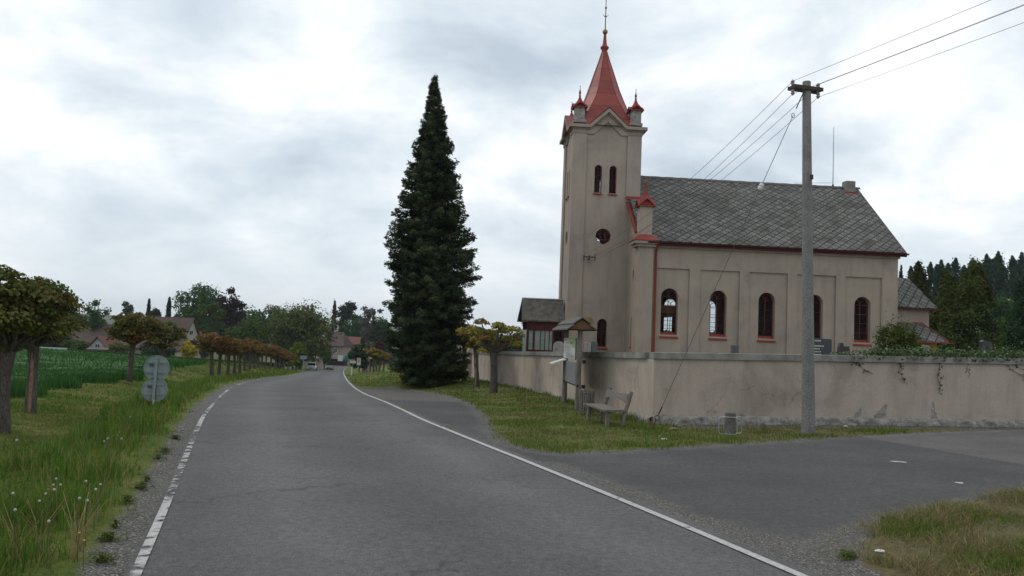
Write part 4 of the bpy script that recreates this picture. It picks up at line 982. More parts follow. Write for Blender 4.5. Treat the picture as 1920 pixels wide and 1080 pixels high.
# ================================================================== BENCH
b1 = onground(1102, 789); b2 = onground(1139.5, 801); b3 = onground(1161, 795); b4 = b1+(b3-b2)
dv = (b2-b1); dv.z = 0; bl = dv.length; du = dv/bl; back = Vector((-du.y, du.x, 0)); 
if back.x < 0: back = -back
org = Vector((b1.x, b1.y, g(b1.x, b1.y)))
bench = thing('wooden_bench', 'rustic weathered log bench with curved backrest against the wall', 'bench', org)
def bp(a, c, z): return du*a+back*c+Vector((0, 0, z))
dz2 = g(b2.x, b2.y)-org.z
wdt = .42
for a in (.06, bl-.04):
    mb = MB(); gz = dz2*(a/bl); mb.ring([bp(a, 0, gz-.15), bp(a, .0, .18), bp(a, .01, .37)], [.055, .052, .048], 12); mb.build('leg', M['wood'], bench, smooth=True)
for a in (.0, bl-.02):
    mb = MB(); mb.ring([bp(a, wdt-.12, -.2), bp(a, wdt-.02, .30), bp(a, wdt+.14, .82)], [.055, .05, .045], 12); mb.build('backpost', M['wood'], bench, smooth=True)
mb = MB(); n = 16; vs = []
for i in range(n+1):
    tt_ = i/n; a = -.10+(bl+.18)*tt_; f0 = -.10+.03*math.sin(tt_*5); bk = wdt-.04+.015*math.sin(tt_*7+1)
    for c, z in ((f0, .365), (f0, .415), (bk, .415), (bk, .365)): vs.append(bp(a, c, z))
fs = [(4*i+j, 4*i+(j+1) % 4, 4*i+4+(j+1) % 4, 4*i+4+j) for i in range(n) for j in range(4)]+[(3, 2, 1, 0), (4*n, 4*n+1, 4*n+2, 4*n+3)]
mb.add(vs, fs); mb.build('seat', M['wood'], bench, bevel=.008)
mb = MB(); vs = []
for i in range(n+1):
    tt_ = i/n; a = -.04+(bl+.02)*tt_; top = .76+.01*math.sin(tt_*9); bot = .55+.085*math.sin(math.pi*tt_)-.04*(1-tt_)*0
    for c, z in ((wdt+.0, bot), (wdt+.06, top), (wdt+.10, top), (wdt+.04, bot)): vs.append(bp(a, c, z))
mb.add(vs, fs); mb.build('backrest', M['wood'], bench, bevel=.006)

# ================================================================== LITTER BIN
p = onground(1099, 778); t = thing('litter_bin', 'round litter bin of grey slats around a metal drum by the bench', 'litter bin', p)
mb = MB(); mb.lathe([(.16, .06), (.165, .08), (.165, .60), (.15, .60), (.15, .12), (0, .12)], 24); mb.build('drum', M['metal'], t, smooth=True)
mb = MB()
for i in range(18):
    a = 2*math.pi*i/18; mb.box(.185, .203, -.021, .021, .05, .64+.01*(i % 3), xf=Matrix.Rotation(a, 4, 'Z'))
mb.build('slat', M['wood'], t)
for z in (.15, .55): mb = MB(); mb.lathe([(.183, z), (.184, z+.03), (.168, z+.03), (.168, z), (.183, z)], 24); mb.build('hoop', M['darkmetal'], t)

# ================================================================== INFORMATION SHELTER
a1 = onground(1058, 756); a2 = onground(1083, 770)
dv = a2-a1; dv.z = 0; sl_len = dv.length; du2 = dv/sl_len; nrm = Vector((-du2.y, du2.x, 0)); nrm = -nrm if nrm.x > 0 else nrm
org = Vector((a1.x, a1.y, g(a1.x, a1.y)))
sh = thing('notice_shelter', 'wooden notice board on two posts under a small shingled roof', 'notice board', org)
def hp(a, c, z): return du2*a+nrm*c+Vector((0, 0, z))
HT = at(1066, 617, a1.y).z-org.z
dzs = g(a2.x, a2.y)-org.z
for a, gz in ((0, 0), (sl_len, dzs)):
    mb = MB(); mb.ring([hp(a, .0, gz-.2), hp(a, .01, 1.0), hp(a, .0, HT+.05)], [.085, .075, .068], 14); mb.build('post', M['wood'], sh, smooth=True)
mb = MB()
for q in (-1, 1):
    A = [hp(-.35, q*.42, HT-.02), hp(sl_len+.35, q*.42, HT-.02), hp(sl_len+.35, q*.20, HT+.13), hp(-.35, q*.20, HT+.13)]
    B_ = [hp(-.35, q*.25, HT+.15), hp(sl_len+.35, q*.25, HT+.15), hp(sl_len+.35, 0, HT+.32), hp(-.35, 0, HT+.32)]
    for A_ in (A, B_): mb.add([v for v in A_]+[v-Vector((0, 0, .035)) for v in A_], [(0, 1, 2, 3), (7, 6, 5, 4), (0, 4, 5, 1), (1, 5, 6, 2), (2, 6, 7, 3), (3, 7, 4, 0)])
mb.build('roof', M['shingle'], sh)
mb = MB()
for a in (-.3, sl_len+.3):
    mb.plate([(-.38, HT-.03), (.38, HT-.03), (0, HT+.24)], [], .03, lambda x, z, d: hp(a+(d if a < 0 else -d), x, z))
mb.ring([hp(-.25, 0, HT), hp(sl_len+.25, 0, HT)], .05, 8); mb.build('gable', M['brownwood'], sh)
def pz(px, py): return at(px, py, (a1.y+a2.y)/2).z-org.z
z1, z0 = pz(1077, 634), pz(1077, 673)
b0, b1_ = .14, sl_len-.12
mb = MB(); mb.plate([(b0, z0), (b1_, z0), (b1_, z1), (b0, z1)], [], .03, lambda x, z, d: hp(x, .10-d, z)); mb.build('board', M['wood'], sh)
W_ = b1_-b0; Hh = z1-z0
def patch(name, rects, parent, base):
    V = []; F = []; C = []
    for i, (u0, u1, v0, v1, c) in enumerate(rects):
        o_ = len(V); off = base+.0015*(i+1)
        for a, z in ((u0, v0), (u1, v0), (u1, v1), (u0, v1)): V.append(hp(b0+W_*a, off, z0+Hh*z)); C.append(c)
        F.append((o_, o_+1, o_+2, o_+3))
    return npmesh(name, [tuple(v) for v in V], F, C, M['poster'], parent)
rc = [(.02, .98, .01, .99, (.50, .50, .47)), (.02, .98, .90, .98, (.20, .36, .10)), (.74, .96, .55, .90, (.27, .40, .14)), (.04, .22, .85, .97, (.14, .33, .38)), (.20, .68, .70, .86, (.40, .33, .22)), (.60, .74, .72, .84, (.22, .12, .05)), (.25, .9, .06, .22, (.30, .32, .33)), (.15, .7, .22, .30, (.36, .37, .38)), (.12, .20, .52, .58, (.30, .16, .14))]
for q in range(9): rc.append((.10, .55+.1*(q % 2), .62-.032*q, .632-.032*q, (.33, .33, .34)))
patch('poster', rc, sh, .10)
z2, z3 = pz(1078, 678), pz(1078, 717); mb = MB(); mb.plate([(b0+.3, z3), (b1_, z3), (b1_, z2), (b0+.3, z2)], [], .05, lambda x, z, d: hp(x, .08-d, z)); mb.build('display_case', M['casegrey'], sh)
mb = MB(); zz0 = pz(1070, 676); A = [hp(-.10, .06, zz0+.03), hp(.62, .06, zz0+.03), hp(.62, .50, zz0-.12), hp(-.10, .50, zz0-.12)]; mb.add(A+[v-Vector((0, 0, .035)) for v in A], [(0, 1, 2, 3), (7, 6, 5, 4), (0, 4, 5, 1), (1, 5, 6, 2), (2, 6, 7, 3), (3, 7, 4, 0)]); mb.build('reading_shelf', M['white'], sh)
mb = MB(); zr = pz(1078, 718); mb.ring([hp(-.05, .04, zr), hp(sl_len+.1, .04, zr)], .035, 8)
for z in (pz(1090, 676), pz(1090, 720)): mb.box(-.05, .05, -.05, .05, -.05, .05, xf=Matrix.Translation(hp(sl_len+.05, -.13, z)))
mb.build('rail', M['darkwood'], sh)

# ================================================================== ROUND SIGNS SEEN FROM BEHIND
p = onground(287, 764); t = thing('round_road_signs', 'two grey backs of round road signs stacked on one post', 'road sign', p, RAD(8)); D = p.y
zt = at(296, 690, D).z-p.z; zb_ = at(290.5, 731, D).z-p.z; rr = 23.2*D/1500
ztop = at(297, 668, D).z-p.z
mb = MB(); mb.ring([(0, .03, zb_+.05), (0, .03, ztop-.03)], .028, 10); mb.build('post', M['metal'], t)
zl = zb_-rr*.7
mb = MB(); bands = [(-.2, zl*.30), (zl*.30, zl*.62), (zl*.62, zb_+.02)]
mb.ring([(0, .03, -.2), (0, .03, zl*.32)], .03, 10); mb.build('post_foot_red', M['redmetal'], t)
mb = MB(); mb.ring([(0, .03, zl*.32), (0, .03, zl*.9)], .0302, 10); mb.build('post_white_band', M['white'], t)
mb = MB(); mb.ring([(0, .03, zl*.9), (0, .03, zb_+.04)], .03, 10); mb.build('post_red_band', M['redmetal'], t)
for z, xo in ((zt, 0.0), (zb_, -.01)):
    mb = MB(); mb.lathe([(0, 0), (rr, 0), (rr, .02), (rr*.96, .02), (rr*.96, .004), (0, .004)], 36, xf=Matrix.Translation((xo, .075, z)) @ Matrix.Rotation(math.pi/2, 4, 'X'))
    o = mb.build('sign_disc', M['signback'], t)
    mb = MB()
    for q in (-.35, .42): mb.box(xo-rr*.72, xo+rr*.72, .035, .058, z+rr*q-.014, z+rr*q+.014)
    mb.box(xo-.03, xo+.03, .0, .034, z-rr*.8, z+rr*.8); mb.build('brace', M['signback'], o)
    mb = MB(); mb.box(xo-rr*.55, xo-rr*.2, .0545, .0548+.0, z+.03, z+.09); mb.build('sticker', M['granite'], o)

# ================================================================== GRAVESTONES
def stone(px0, px1, pyt, pyb, D, mat, lab, shape='rect', name='gravestone'):
    p = at((px0+px1)/2, pyt, D); w = (px1-px0)*D/1500; gz = g(p.x, p.y); h = p.z-gz
    t = thing(name, lab, 'gravestone', (p.x, p.y, gz), RAD(4)); mb = MB(); th = .16
    if shape == 'round': out = [(-w/2, .25), (w/2, .25)]+[(w/2*math.cos(a), h-w*.45+w*.45*math.sin(a)) for a in np.linspace(0, math.pi, 12)]
    elif shape == 'notch': out = [(-w/2, .25), (w/2, .25), (w/2, h*.88), (w*.45, h*.88), (w*.45, h*.93), (-w*.1, h*.93), (-w*.15, h), (-w*.4, h), (-w*.5, h*.92)]
    elif shape == 'slope': out = [(-w/2, .25), (w/2, .25), (w/2, h*.97), (-w*.3, h), (-w/2, h*.97)]
    else: out = [(-w/2, .25), (w/2, .25), (w/2, h*.985), (-w*.48, h)]
    mb.plate(out, [], th, lambda a, b, d: (a, d-th/2, b)); s = mb.build('headstone', mat, t, bevel=.006)
    mb = MB(); mb.box(-w/2-.1, w/2+.1, -.2, .2, -.1, .248); mb.build('base', M['granite_grey'], t)
    return t, w, h, s
stone(1371, 1384, 647, 663, 24.5, M['granite'], 'speckled green-grey headstone below the second church window')
t, w, h, s = stone(1520, 1558, 634, 664, 24, M['granite_grey'], 'wide dark grey headstone with white lettering just right of the pole')
mb = MB()
for i, (u0, u1) in enumerate(((-.45, -.05), (-.42, .1), (-.40, -.08), (-.44, -.02), (-.42, .02), (-.40, -.1))):
    x = u0*w
    while x < u1*w-.02:
        l = .015+.02*rng.random(); z = h-.10-.085*i-(.07 if i > 0 else 0); mb.box(x, x+l, -.0835, -.081, z, z+.035); x += l+.012
mb.build('lettering', M['white'], s)
stone(1572, 1592, 643, 664, 24.5, M['granite_dark'], 'small black headstone with stepped top left of the last window', 'notch')
stone(1722, 1744, 647, 664, 26, M['stone'], 'pale round-topped headstone beside the yellow-green juniper', 'round')
t, w, h, s = stone(1838, 1858, 638, 664, 25, M['granite_dark'], 'black headstone with a small white oval near the right', 'slope')
mb = MB(); mb.lathe([(0, -.084), (.035, -.084), (.035, -.0805)], 12, xf=Matrix.Translation((-w*.28, 0, h-.38)) @ Matrix.Rotation(-math.pi/2, 4, 'X') @ Matrix.Translation((0, 0, 0))); mb.build('oval_portrait', M['white'], s)
stone(1038, 1059, 640, 664, 31, M['stone'], 'rounded concrete headstone in front of the porch', 'round')
stone(1097, 1108, 641, 664, 30, M['stone'], 'pale headstone half hidden behind the notice board post', 'slope')
stone(1109, 1120, 640, 664, 30, M['granite'], 'narrow grey-green headstone left of the low tower window')
mb = MB(); mb.box(-.5, .5, -.05, .05, 0, .05); mb.box(-.48, -.42, -.05, .05, .05, .28); mb.box(.42, .48, -.05, .05, .05, .2); mb.box(-.5, .5, -.3, .3, -.35, 0); p = at(968, 657, 46)
o = mb.build('grave_surround', M['granite_dark']); o.location = p; tag(o, 'low black grave surround behind the wall left of the porch', 'grave')

# ================================================================== POLLARD TREES
def pollard(name_, th, tr, cr_w, ch, ncl, per, ls, cols, label, loc, lean=(0, 0), group=None, seed=1, clr=.30, bare=False, rz=0):
    r_ = np.random.default_rng(seed)
    root = thing(name_, label, 'tree', loc, rz, group)
    mb = MB(); pts = []; rad = []
    for t in np.linspace(0, 1, 9):
        pts.append((lean[0]*t+.03*math.sin(3*t+seed), lean[1]*t+.03*math.sin(2.2*t+seed), -.15+(th+.15)*t)); rad.append(tr*(1.22-.35*min(1, t*2.2)+.35*max(0, t-.75)*2)*(1+r_.normal(0, .03)))
    mb.ring(pts, rad, 12); top = Vector(pts[-1])
    ends_ = []
    for i in range(ncl):
        u_ = 1-2*(i+.5)/ncl; a = i*2.39996+r_.normal(0, .3); f_ = r_.uniform(.70, 1.05) if i % 3 else r_.uniform(.3, .7)
        rr_ = cr_w*math.sqrt(max(.02, 1-u_*u_))*f_; z = ch*(.5+.5*u_*f_)
        e = top+Vector((rr_*math.cos(a), rr_*math.sin(a), z)); ends_.append(e)
        md = top+Vector((rr_*.45*math.cos(a+.25), rr_*.45*math.sin(a+.25), z*.30+.03)); mb.ring([top-Vector((0, 0, .05)), md, e], [tr*.42, tr*.24, tr*.17], 6)
        mb.lathe([(0, -.05), (tr*.32, 0), (0, .05)], 6, tuple(e))
    mb.build('trunk', M['bark'], root, smooth=True)
    if bare:
        mb = MB(); vs = []
        for i in range(9):
            t = .12+i*.10; k_ = min(8, t*8); i0 = int(k_); f = k_-i0; q = Vector(pts[i0]).lerp(Vector(pts[min(8, i0+1)]), f); r0_ = rad[i0]*1.03; wd_ = .28*math.sin(math.pi*(i+.5)/9)+.08*math.sin(i*2.1)+.08
            for a in (-wd_, 0, wd_): vs.append(q+Vector((r0_*math.cos(a+bare), r0_*math.sin(a+bare), 0)))
        mb.add(vs, [(3*i+j, 3*i+j+1, 3*i+4+j, 3*i+3+j) for i in range(8) for j in (0, 1)]); mb.build('bare_wood', M['barewood'], root)
    P = []; Nn = []; C = []
    for e in ends_:
        n = int(per*r_.uniform(.7, 1.3)); d = unit(r_.normal(0, 1, (n, 3))); d[:, 2] = np.abs(d[:, 2])*.9-.25
        rr_ = clr*r_.uniform(.75, 1.25)*r_.random((n, 1))**.4
        P.append(np.array(e)+d*rr_*np.array([1, 1, .8])); Nn.append(d*.5+np.array([0, 0, .7])); base = pal(1, cols, .1)[0]; C.append(np.clip(.55*base+.45*pal(n, cols, .22), .004, 1))
    P = np.concatenate(P); Nn = np.concatenate(Nn); C = np.concatenate(C)
    V, F, C2 = leaves(P, Nn, r_.uniform(.65, 1.3, len(P))*ls, C, .85, .45)
    npmesh('crown', V, F, C2, M['leaf'], root)
    return root
OLIVE = [(.09, .10, .024), (.12, .12, .03), (.065, .085, .02), (.145, .12, .042), (.095, .062, .025), (.085, .12, .026)]
ORNG = [(.17, .082, .028), (.21, .11, .035), (.13, .075, .025), (.14, .105, .03), (.10, .09, .026)]
YEL = [(.21, .19, .03), (.27, .23, .04), (.10, .11, .02), (.14, .09, .03), (.17, .10, .04)]
MIX = [(.20, .21, .035), (.30, .26, .05), (.24, .13, .05), (.28, .27, .05), (.08, .09, .02), (.18, .09, .04)]
p = onground(5, 812); pollard('pollard_tree', 1.30, .118, .76, 1.35, 44, 260, .065, OLIVE, 'olive-leaved pollard at the left edge, nearest of its row', p, (-.06, .1), seed=3, clr=.32)
p = onground(62, 776); pollard('pollard_tree', 1.32, .105, .74, 1.30, 44, 260, .065, OLIVE, 'olive-leaved pollard with split bare-wood trunk, second in its row', p, (-.20, .1), seed=5, clr=.32, bare=-1.2)
p = onground(240, 716); pollard('pollard_tree', 1.35, .10, .92, 1.05, 34, 150, .09, OLIVE+ORNG[:2], 'round pollard standing alone behind the round road signs', p, (.12, 0), seed=8, clr=.30)
p = onground(303, 697); pollard('pollard_tree', 1.1, .12, .90, 1.2, 30, 130, .10, OLIVE+OLIVE[:2], 'bushy pollard half hidden behind the road signs', p, (0, 0), seed=9, clr=.33)
proto = [pollard('pollard_tree', 1.30, .11, .95, 1.05, 24, 70, .13, ORNG, 'x', (0, 0, 0), seed=20+i, clr=.30) for i in range(3)]
row = [(396, 690), (411.5, 688.5), (427, 687.6), (439, 687), (450, 686), (459, 685.4), (468.5, 685), (476.5, 684.6), (484, 684.8), (491, 685.3), (498, 686.2), (507, 687.4), (516, 688.5), (524, 690), (532, 691.3), (540, 692.3), (548, 693)]
ORD = 'first second third fourth fifth sixth seventh eighth ninth tenth eleventh twelfth thirteenth fourteenth fifteenth sixteenth seventeenth'.split()
Dr = [45, 47.5, 50.5, 53.5, 57, 60.5, 64, 68, 72, 76, 80, 85, 90, 95, 100, 106, 112]
for i, ((px, py), D) in enumerate(zip(row, Dr)):
    q = at(px, py, D); z = g(q.x, q.y)
    lab = 'orange-brown pollard, '+ORD[i]+' from the near end of the long roadside row'
    s_ = 1+rng.normal(0, .05)
    if i < 3: o = proto[i]; o.location = (q.x, q.y, z); o.rotation_euler = (0, 0, i*1.3); o.scale = (s_, s_, s_); o['label'] = lab; o['group'] = 'pollards in the row left of the road'
    else: dup(proto[i % 3], (q.x, q.y, z), rng.uniform(0, 6), (s_, s_, s_), lab, 'pollards in the row left of the road')
p = onground(926, 736); pollard('pollard_tree', 1.60, .15, 1.10, 1.30, 18, 230, .09, MIX, 'thick-trunked pollard with knobbly yellow-orange crown nearest the notice board', p, (-.10, 0), seed=31, clr=.30)
p = onground(893, 726); pollard('pollard_tree', 1.70, .115, .90, 1.15, 18, 220, .10, MIX, 'middle pollard of three by the wall, trunk streaked with bare wood', p, (-.05, 0), seed=33, clr=.29, bare=-1.9)
p = onground(871, 715); pollard('pollard_tree', 1.80, .12, .90, 1.25, 20, 220, .11, YEL, 'yellow-green pollard between the tall spruce and the wall', p, (-.08, 0), seed=35, clr=.32)
for i, (px, py, D, c) in enumerate(((700, 701, 82, MIX), (706, 698, 88, YEL), (712, 697, 94, YEL), (719, 697, 100, YEL))):
    q = at(px, py, D); pollard('pollard_tree', 1.4, .12, .95, 1.1, 16, 60, .17, c, ['rusty green pollard, leftmost of the far group past the spruce', 'yellow-green pollard second in the far group past the spruce', 'third pollard of the far group left of the spruce', 'farthest pollard seen close to the spruce edge'][i], (q.x, q.y, g(q.x, q.y)), seed=40+i, clr=.36)

# ================================================================== TALL SPRUCE
def spruce():
    base = onground(803, 722); D = base.y; sc__ = D/1500; top = at(815, 140, D); H_ = top.z-base.z
    root = thing('spruce_tree', 'very tall dark spruce rising beside the road left of the church', 'tree', base)
    mb = MB(); lx_ = top.x-base.x
    mb.ring([(0, 0, -.2), (lx_*.3, 0, H_*.35), (lx_, 0, H_*.97)], [.26, .17, .02], 10)
    prof_z = [(0, .95), (.06, 1.45), (.14, 1.58), (.25, 1.72), (.36, 1.72), (.45, 1.60), (.55, 1.42), (.65, 1.12), (.73, .96), (.80, .62), (.88, .40), (.95, .22), (1.0, .03)]
    prof_z = [(a, b*.96) for a, b in prof_z]; pz_, pr_ = zip(*prof_z); P = []; Nn = []; T = []; S = []; C = []; k = D/30.0
    z = .01; mbb = mb
    while z < .995:
        R_ = np.interp(z, pz_, pr_)*k; nb = int(max(6, 19*min(1, R_/1.2+.25)))
        for i in range(nb):
            a = rng.uniform(0, 2*np.pi); L_ = R_*rng.uniform(.68, 1.10)*(1+.10*math.sin(a*2+z*23)*math.sin(z*37))
            if rng.random() < .08: L_ *= 1.10
            zz = z*H_+rng.normal(0, .06); n = int(30+90*L_/k)
            t = rng.random(n)**.6; d = np.array([math.cos(a), math.sin(a), 0]); side = np.array([-d[1], d[0], 0])
            droop = -.34*L_*t+.24*L_*t**2.6                      # arches down, tip turns up
            w = (.10+.30*L_*.5*np.sin(np.pi*np.clip(t, 0, .97)))*rng.uniform(-1, 1, n)
            p_ = np.array([lx_*z, 0, zz])+d*(L_*t)[:, None]+side*w[:, None]; p_[:, 2] += droop+rng.normal(0, .06, n)-np.abs(w)*.25
            P.append(p_); Nn.append(np.tile([0, 0, 1.0], (n, 1))+d*.35); T.append(np.tile(d*.8, (n, 1))+side*(np.sign(w)*.7)[:, None]+np.array([0, 0, -.18])); S.append(rng.uniform(.09, .18, n)*(1.0 if z < .85 else .8))
            b_ = pal(1, [(.028, .044, .020), (.038, .054, .024), (.050, .062, .028)], .2)[0]; C.append(np.clip(b_*(1+rng.normal(0, .25, (n, 1)))*(1+.55*(t[:, None] > .85)), .003, 1))
            if i % 4 == 0: mbb.ring([(lx_*z, 0, zz), tuple(np.array([lx_*z, 0, zz-.12*L_])+d*L_*.6)], [.03, .01], 4)
        z += .0125+.004*rng.random()
    P, Nn, T, S, C = map(np.concatenate, (P, Nn, T, S, C))
    V, F, C2 = leaves(P, Nn, S, C, .36, .3, tdir=unit(T))
    # second, crossed spray for thickness
    V2, F2, C3 = leaves(P+rng.normal(0, .03, P.shape), np.cross(unit(T), unit(Nn)), S*.9, C*.9, .36, .3, tdir=unit(T))
    V, F, C2 = cat([(V, F, C2), (V2, F2, C3)])
    npmesh('crown', V, F, C2, M['needle'], root); mbb.build('trunk', M['bark'], root)
spruce()

# ================================================================== FAR TREES AND SHRUBS
def blob_tree(name_, pxc, pyt, wpx, D, cols, label, cat_='tree', n=2200, low=.12, ncl=26, leaf=None, flat=1.0, airy=0, pybase=None, shape='round', group=None):
    q = at(pxc, pyt, D); gz = g(q.x, q.y); H_ = q.z-gz; R_ = wpx*D/1500/2; leaf = leaf or max(.10, .0028*D); n = int(n*1.8)
    root = thing(name_, label, cat_, (q.x, q.y, gz), 0, group)
    mb = MB(); mb.ring([(0, 0, -.3), (0, 0, H_*.35), (R_*.05, 0, H_*.8)], [R_*.06+.05, R_*.05+.03, .02], 7)
    P = []; Nn = []; C = []
    zc = H_*(low+1)/2; hz_ = H_*(1-low)/2
    for i in range(ncl):
        d = unit(rng.normal(0, 1, 3)); f = rng.uniform(.45, .80) if i % 4 else rng.uniform(.0, .4)
        c = np.array([d[0]*R_*f, d[1]*R_*f, zc+d[2]*hz_*f*flat])
        if shape == 'cone': t = (c[2]-H_*low)/(H_*(1-low)); c[:2] *= max(.1, 1.25*(1-t)); 
        r0_ = R_*rng.uniform(.26, .46)*(1 if shape != 'cone' else max(.25, 1.1-t)); r0_ = min(r0_, hz_*.6)
        m_ = n//ncl; dd = unit(rng.normal(0, 1, (m_, 3))); rad_ = r0_*rng.random((m_, 1))**(.33 if not airy else .8)*(1+rng.normal(0, .10+airy*.3, (m_, 1)))
        P.append(c+dd*rad_); Nn.append(dd*.8+np.array([0, 0, .4])); b_ = pal(1, cols, .12)[0]; C.append(np.clip(.6*b_+.4*pal(m_, cols, .2), .003, 1))
        if i % 3 == 0: mb.ring([(0, 0, H_*.3), tuple(c*np.array([.5, .5, .8])), tuple(c)], [.035*R_+.02, .02*R_+.01, .01], 4)
    P, Nn, C = map(np.concatenate, (P, Nn, C)); P[:, 2] *= H_/np.percentile(P[:, 2], 99.2 if cat_ == 'tree' else 97.5); P[:, :2] *= R_/np.percentile(np.hypot(P[:, 0], P[:, 1]), 97); k_ = P[:, 2] > .02; P, Nn, C = P[k_], Nn[k_], C[k_]
    mb.build('trunk' if cat_ == 'tree' else 'stem', M['bark'], root)
    V, F, C2 = leaves(P, Nn, rng.uniform(.6, 1.35, len(P))*leaf, C, .8, .5); npmesh('crown' if cat_ == 'tree' else 'foliage', V, F, C2, M['leaf'], root)
    return root
def conifer(name_, pxc, pyt, wpx, D, cols, label, n=3000, low=.03, gaps=.0, group=None, expo=.9, leaf=None, lumpy=.25):
    q = at(pxc, pyt, D); gz = g(q.x, q.y); H_ = q.z-gz; R_ = wpx*D/1500/2; leaf = leaf or max(.12, .0030*D); n = int(n*1.5)
    root = thing(name_, label, 'tree', (q.x, q.y, gz), 0, group)
    mb = MB(); mb.ring([(0, 0, -.3), (0, 0, H_*.97)], [.012*H_+.05, .02], 7)
    nlob = int(n**.5*.9); zl = low+(1-low)*rng.random(nlob)**(.8+.35*expo)*.93; al = rng.uniform(0, 6.28, nlob)
    P = []; Nn = []; C = []; m_ = n//nlob
    for z, a in zip(zl, al):
        rl = R_*(1-z)**expo*rng.uniform(1-lumpy*1.3, 1.05); d = np.array([math.cos(a), math.sin(a), 0]); s_ = np.array([-d[1], d[0], 0])
        t = rng.random(m_)**.45; w = rng.normal(0, .20, m_)*(rl+.15*R_)
        p_ = d*(rl*t)[:, None]+s_*w[:, None]; p_[:, 2] = z*H_+rng.normal(0, 1, m_)*min(H_*.022, leaf*.9)*(1.6-gaps)+(H_*.05*(1-t)-.04*H_*t)*(1 if gaps else .8)
        P.append(p_); Nn.append(np.tile([0, 0, .7], (m_, 1))+d*.7); bb = pal(1, cols, .14)[0]; C.append(np.clip(.65*bb+.35*pal(m_, cols, .2), .003, 1))
        if gaps: mb.ring([(0, 0, z*H_+.04*H_), tuple(d*rl*.8+np.array([0, 0, z*H_]))], [.05, .02], 3)
    mb.build('trunk', M['bark'], root)
    m2 = n//16; tz = rng.random(m2)**.7; P.append(np.stack([rng.normal(0, 1, m2)*R_*.16*(1.05-tz), rng.normal(0, 1, m2)*R_*.16*(1.05-tz), H_*(.80+.20*tz)], 1)); Nn.append(rng.normal(0, 1, (m2, 3))); C.append(pal(m2, cols, .2))
    P, Nn, C = map(np.concatenate, (P, Nn, C)); k_ = P[:, 2] > 0; P, Nn, C = P[k_], Nn[k_], C[k_]
    V, F, C2 = leaves(P, Nn, rng.uniform(.6, 1.3, len(P))*leaf, C, .55, .4); npmesh('crown', V, F, C2, M['needle'], root)
    return root
G1 = [(.028, .07, .017), (.038, .088, .022), (.05, .105, .025)]; G2 = [(.045, .085, .018), (.06, .10, .022), (.05, .075, .02)]
GD_ = [(.014, .035, .014), (.02, .045, .018), (.026, .05, .02)]; PUR = [(.028, .016, .018), (.04, .02, .024), (.022, .014, .014)]
WIL = [(.085, .105, .028), (.105, .125, .035), (.07, .088, .025)]; CON = [(.012, .026, .014), (.018, .032, .016), (.024, .038, .018)]
YG = [(.10, .13, .02), (.13, .15, .025), (.08, .11, .02)]
B = blob_tree
B('broadleaf_tree', 374, 537, 88, 175, G1, 'big domed green tree towering behind the steep-gabled house', n=4200, ncl=34)
B('broadleaf_tree', 396, 571, 52, 160, G2, 'smaller round green tree before the big domed one', n=2000)
B('copper_beech', 431, 545, 50, 172, PUR, 'dark purple copper beech beside the big green dome', n=4200, ncl=40, airy=.25)
B('broadleaf_tree', 180, 566, 46, 150, G1, 'ragged green tree right of the near pollards', n=1600, airy=.8)
B('broadleaf_tree', 241, 568, 30, 200, G2, 'small green dome above the lone pollard crown', n=1200)
conifer('conifer', 280, 561, 20, 190, CON, 'short dark conifer left of the pair above the pollards', expo=.8)
conifer('conifer', 318, 558, 26, 185, CON, 'taller dark conifer right of the pair above the pollards', expo=.75)
B('broadleaf_tree', 345, 578, 40, 200, GD_, 'low dark tree behind the roof ridge of the gabled house')
B('broadleaf_tree', 300, 582, 46, 205, GD_, 'dark green tree between the two small conifers')
B('broadleaf_tree', 480, 582, 62, 200, G1, 'green tree just right of the copper beech', n=2600)
B('broadleaf_tree', 520, 576, 56, 215, G1, 'green tree with a small tuft behind the willow', n=2200)
B('broadleaf_tree', 450, 600, 40, 190, G1, 'low green tree at the foot of the copper beech')
B('broadleaf_tree', 470, 598, 84, 140, G2, 'broad fresh-green tree behind the orange pollard row', n=3400, ncl=34)
B('willow_tree', 568, 577, 112, 148, WIL, 'large round olive-green willow above the parked car', n=9500, ncl=70, low=.06, airy=.25)
conifer('conifer', 585, 573, 22, 190, CON, 'pointed conifer tip showing above the willow')
conifer('conifer', 628, 564, 24, 245, CON, 'thin tall dark spruce right of the willow', n=1500, lumpy=.5, gaps=.5, expo=.6)
B('pine_tree', 652, 568, 36, 250, CON, 'open-topped dark pine beside the thin tall spruce', n=1500, low=.45, airy=.6)
conifer('conifer', 646, 586, 32, 242, CON, 'dark conifer under the open-topped pine', expo=.5)
B('bare_tree', 690, 577, 30, 230, [(.09, .10, .085), (.11, .12, .10)], 'pale thinly leaved tree above the far round trees', n=700, airy=1.0, low=.3)
B('broadleaf_tree', 712, 582, 24, 225, GD_, 'small dark tree next to the pale thin one', n=900, airy=.5)
B('broadleaf_tree', 668, 592, 44, 238, G1, 'round green tree right of the pine', n=1800)
B('broadleaf_tree', 696, 598, 54, 236, G1, 'wide fresh-green tree behind the red-roofed house', n=2400)
B('broadleaf_tree', 716, 606, 46, 230, GD_, 'dark green round tree meeting the tall spruce edge', n=2200)
B('shrub', 675, 651, 40, 125, GD_, 'dark green shrub behind the village signboard', 'shrub', n=1200)
B('shrub', 697, 645, 34, 135, [(.09, .10, .06), (.07, .09, .04)], 'pale blossoming shrub behind the far pollards', 'shrub', n=1200)
B('small_tree', 713, 640, 24, 130, [(.08, .03, .035), (.06, .025, .03)], 'reddish purple small tree behind the far pollards', n=900)
B('shrub', 558, 647, 34, 112, YG, 'yellow-green bush left of the white car', 'shrub', n=1400)
B('shrub', 590, 640, 42, 175, G1, 'green undergrowth beneath the willow', 'shrub', n=1400)
B('shrub', 610, 650, 26, 170, G2, 'green bush beside the bend in the road', 'shrub', n=900)
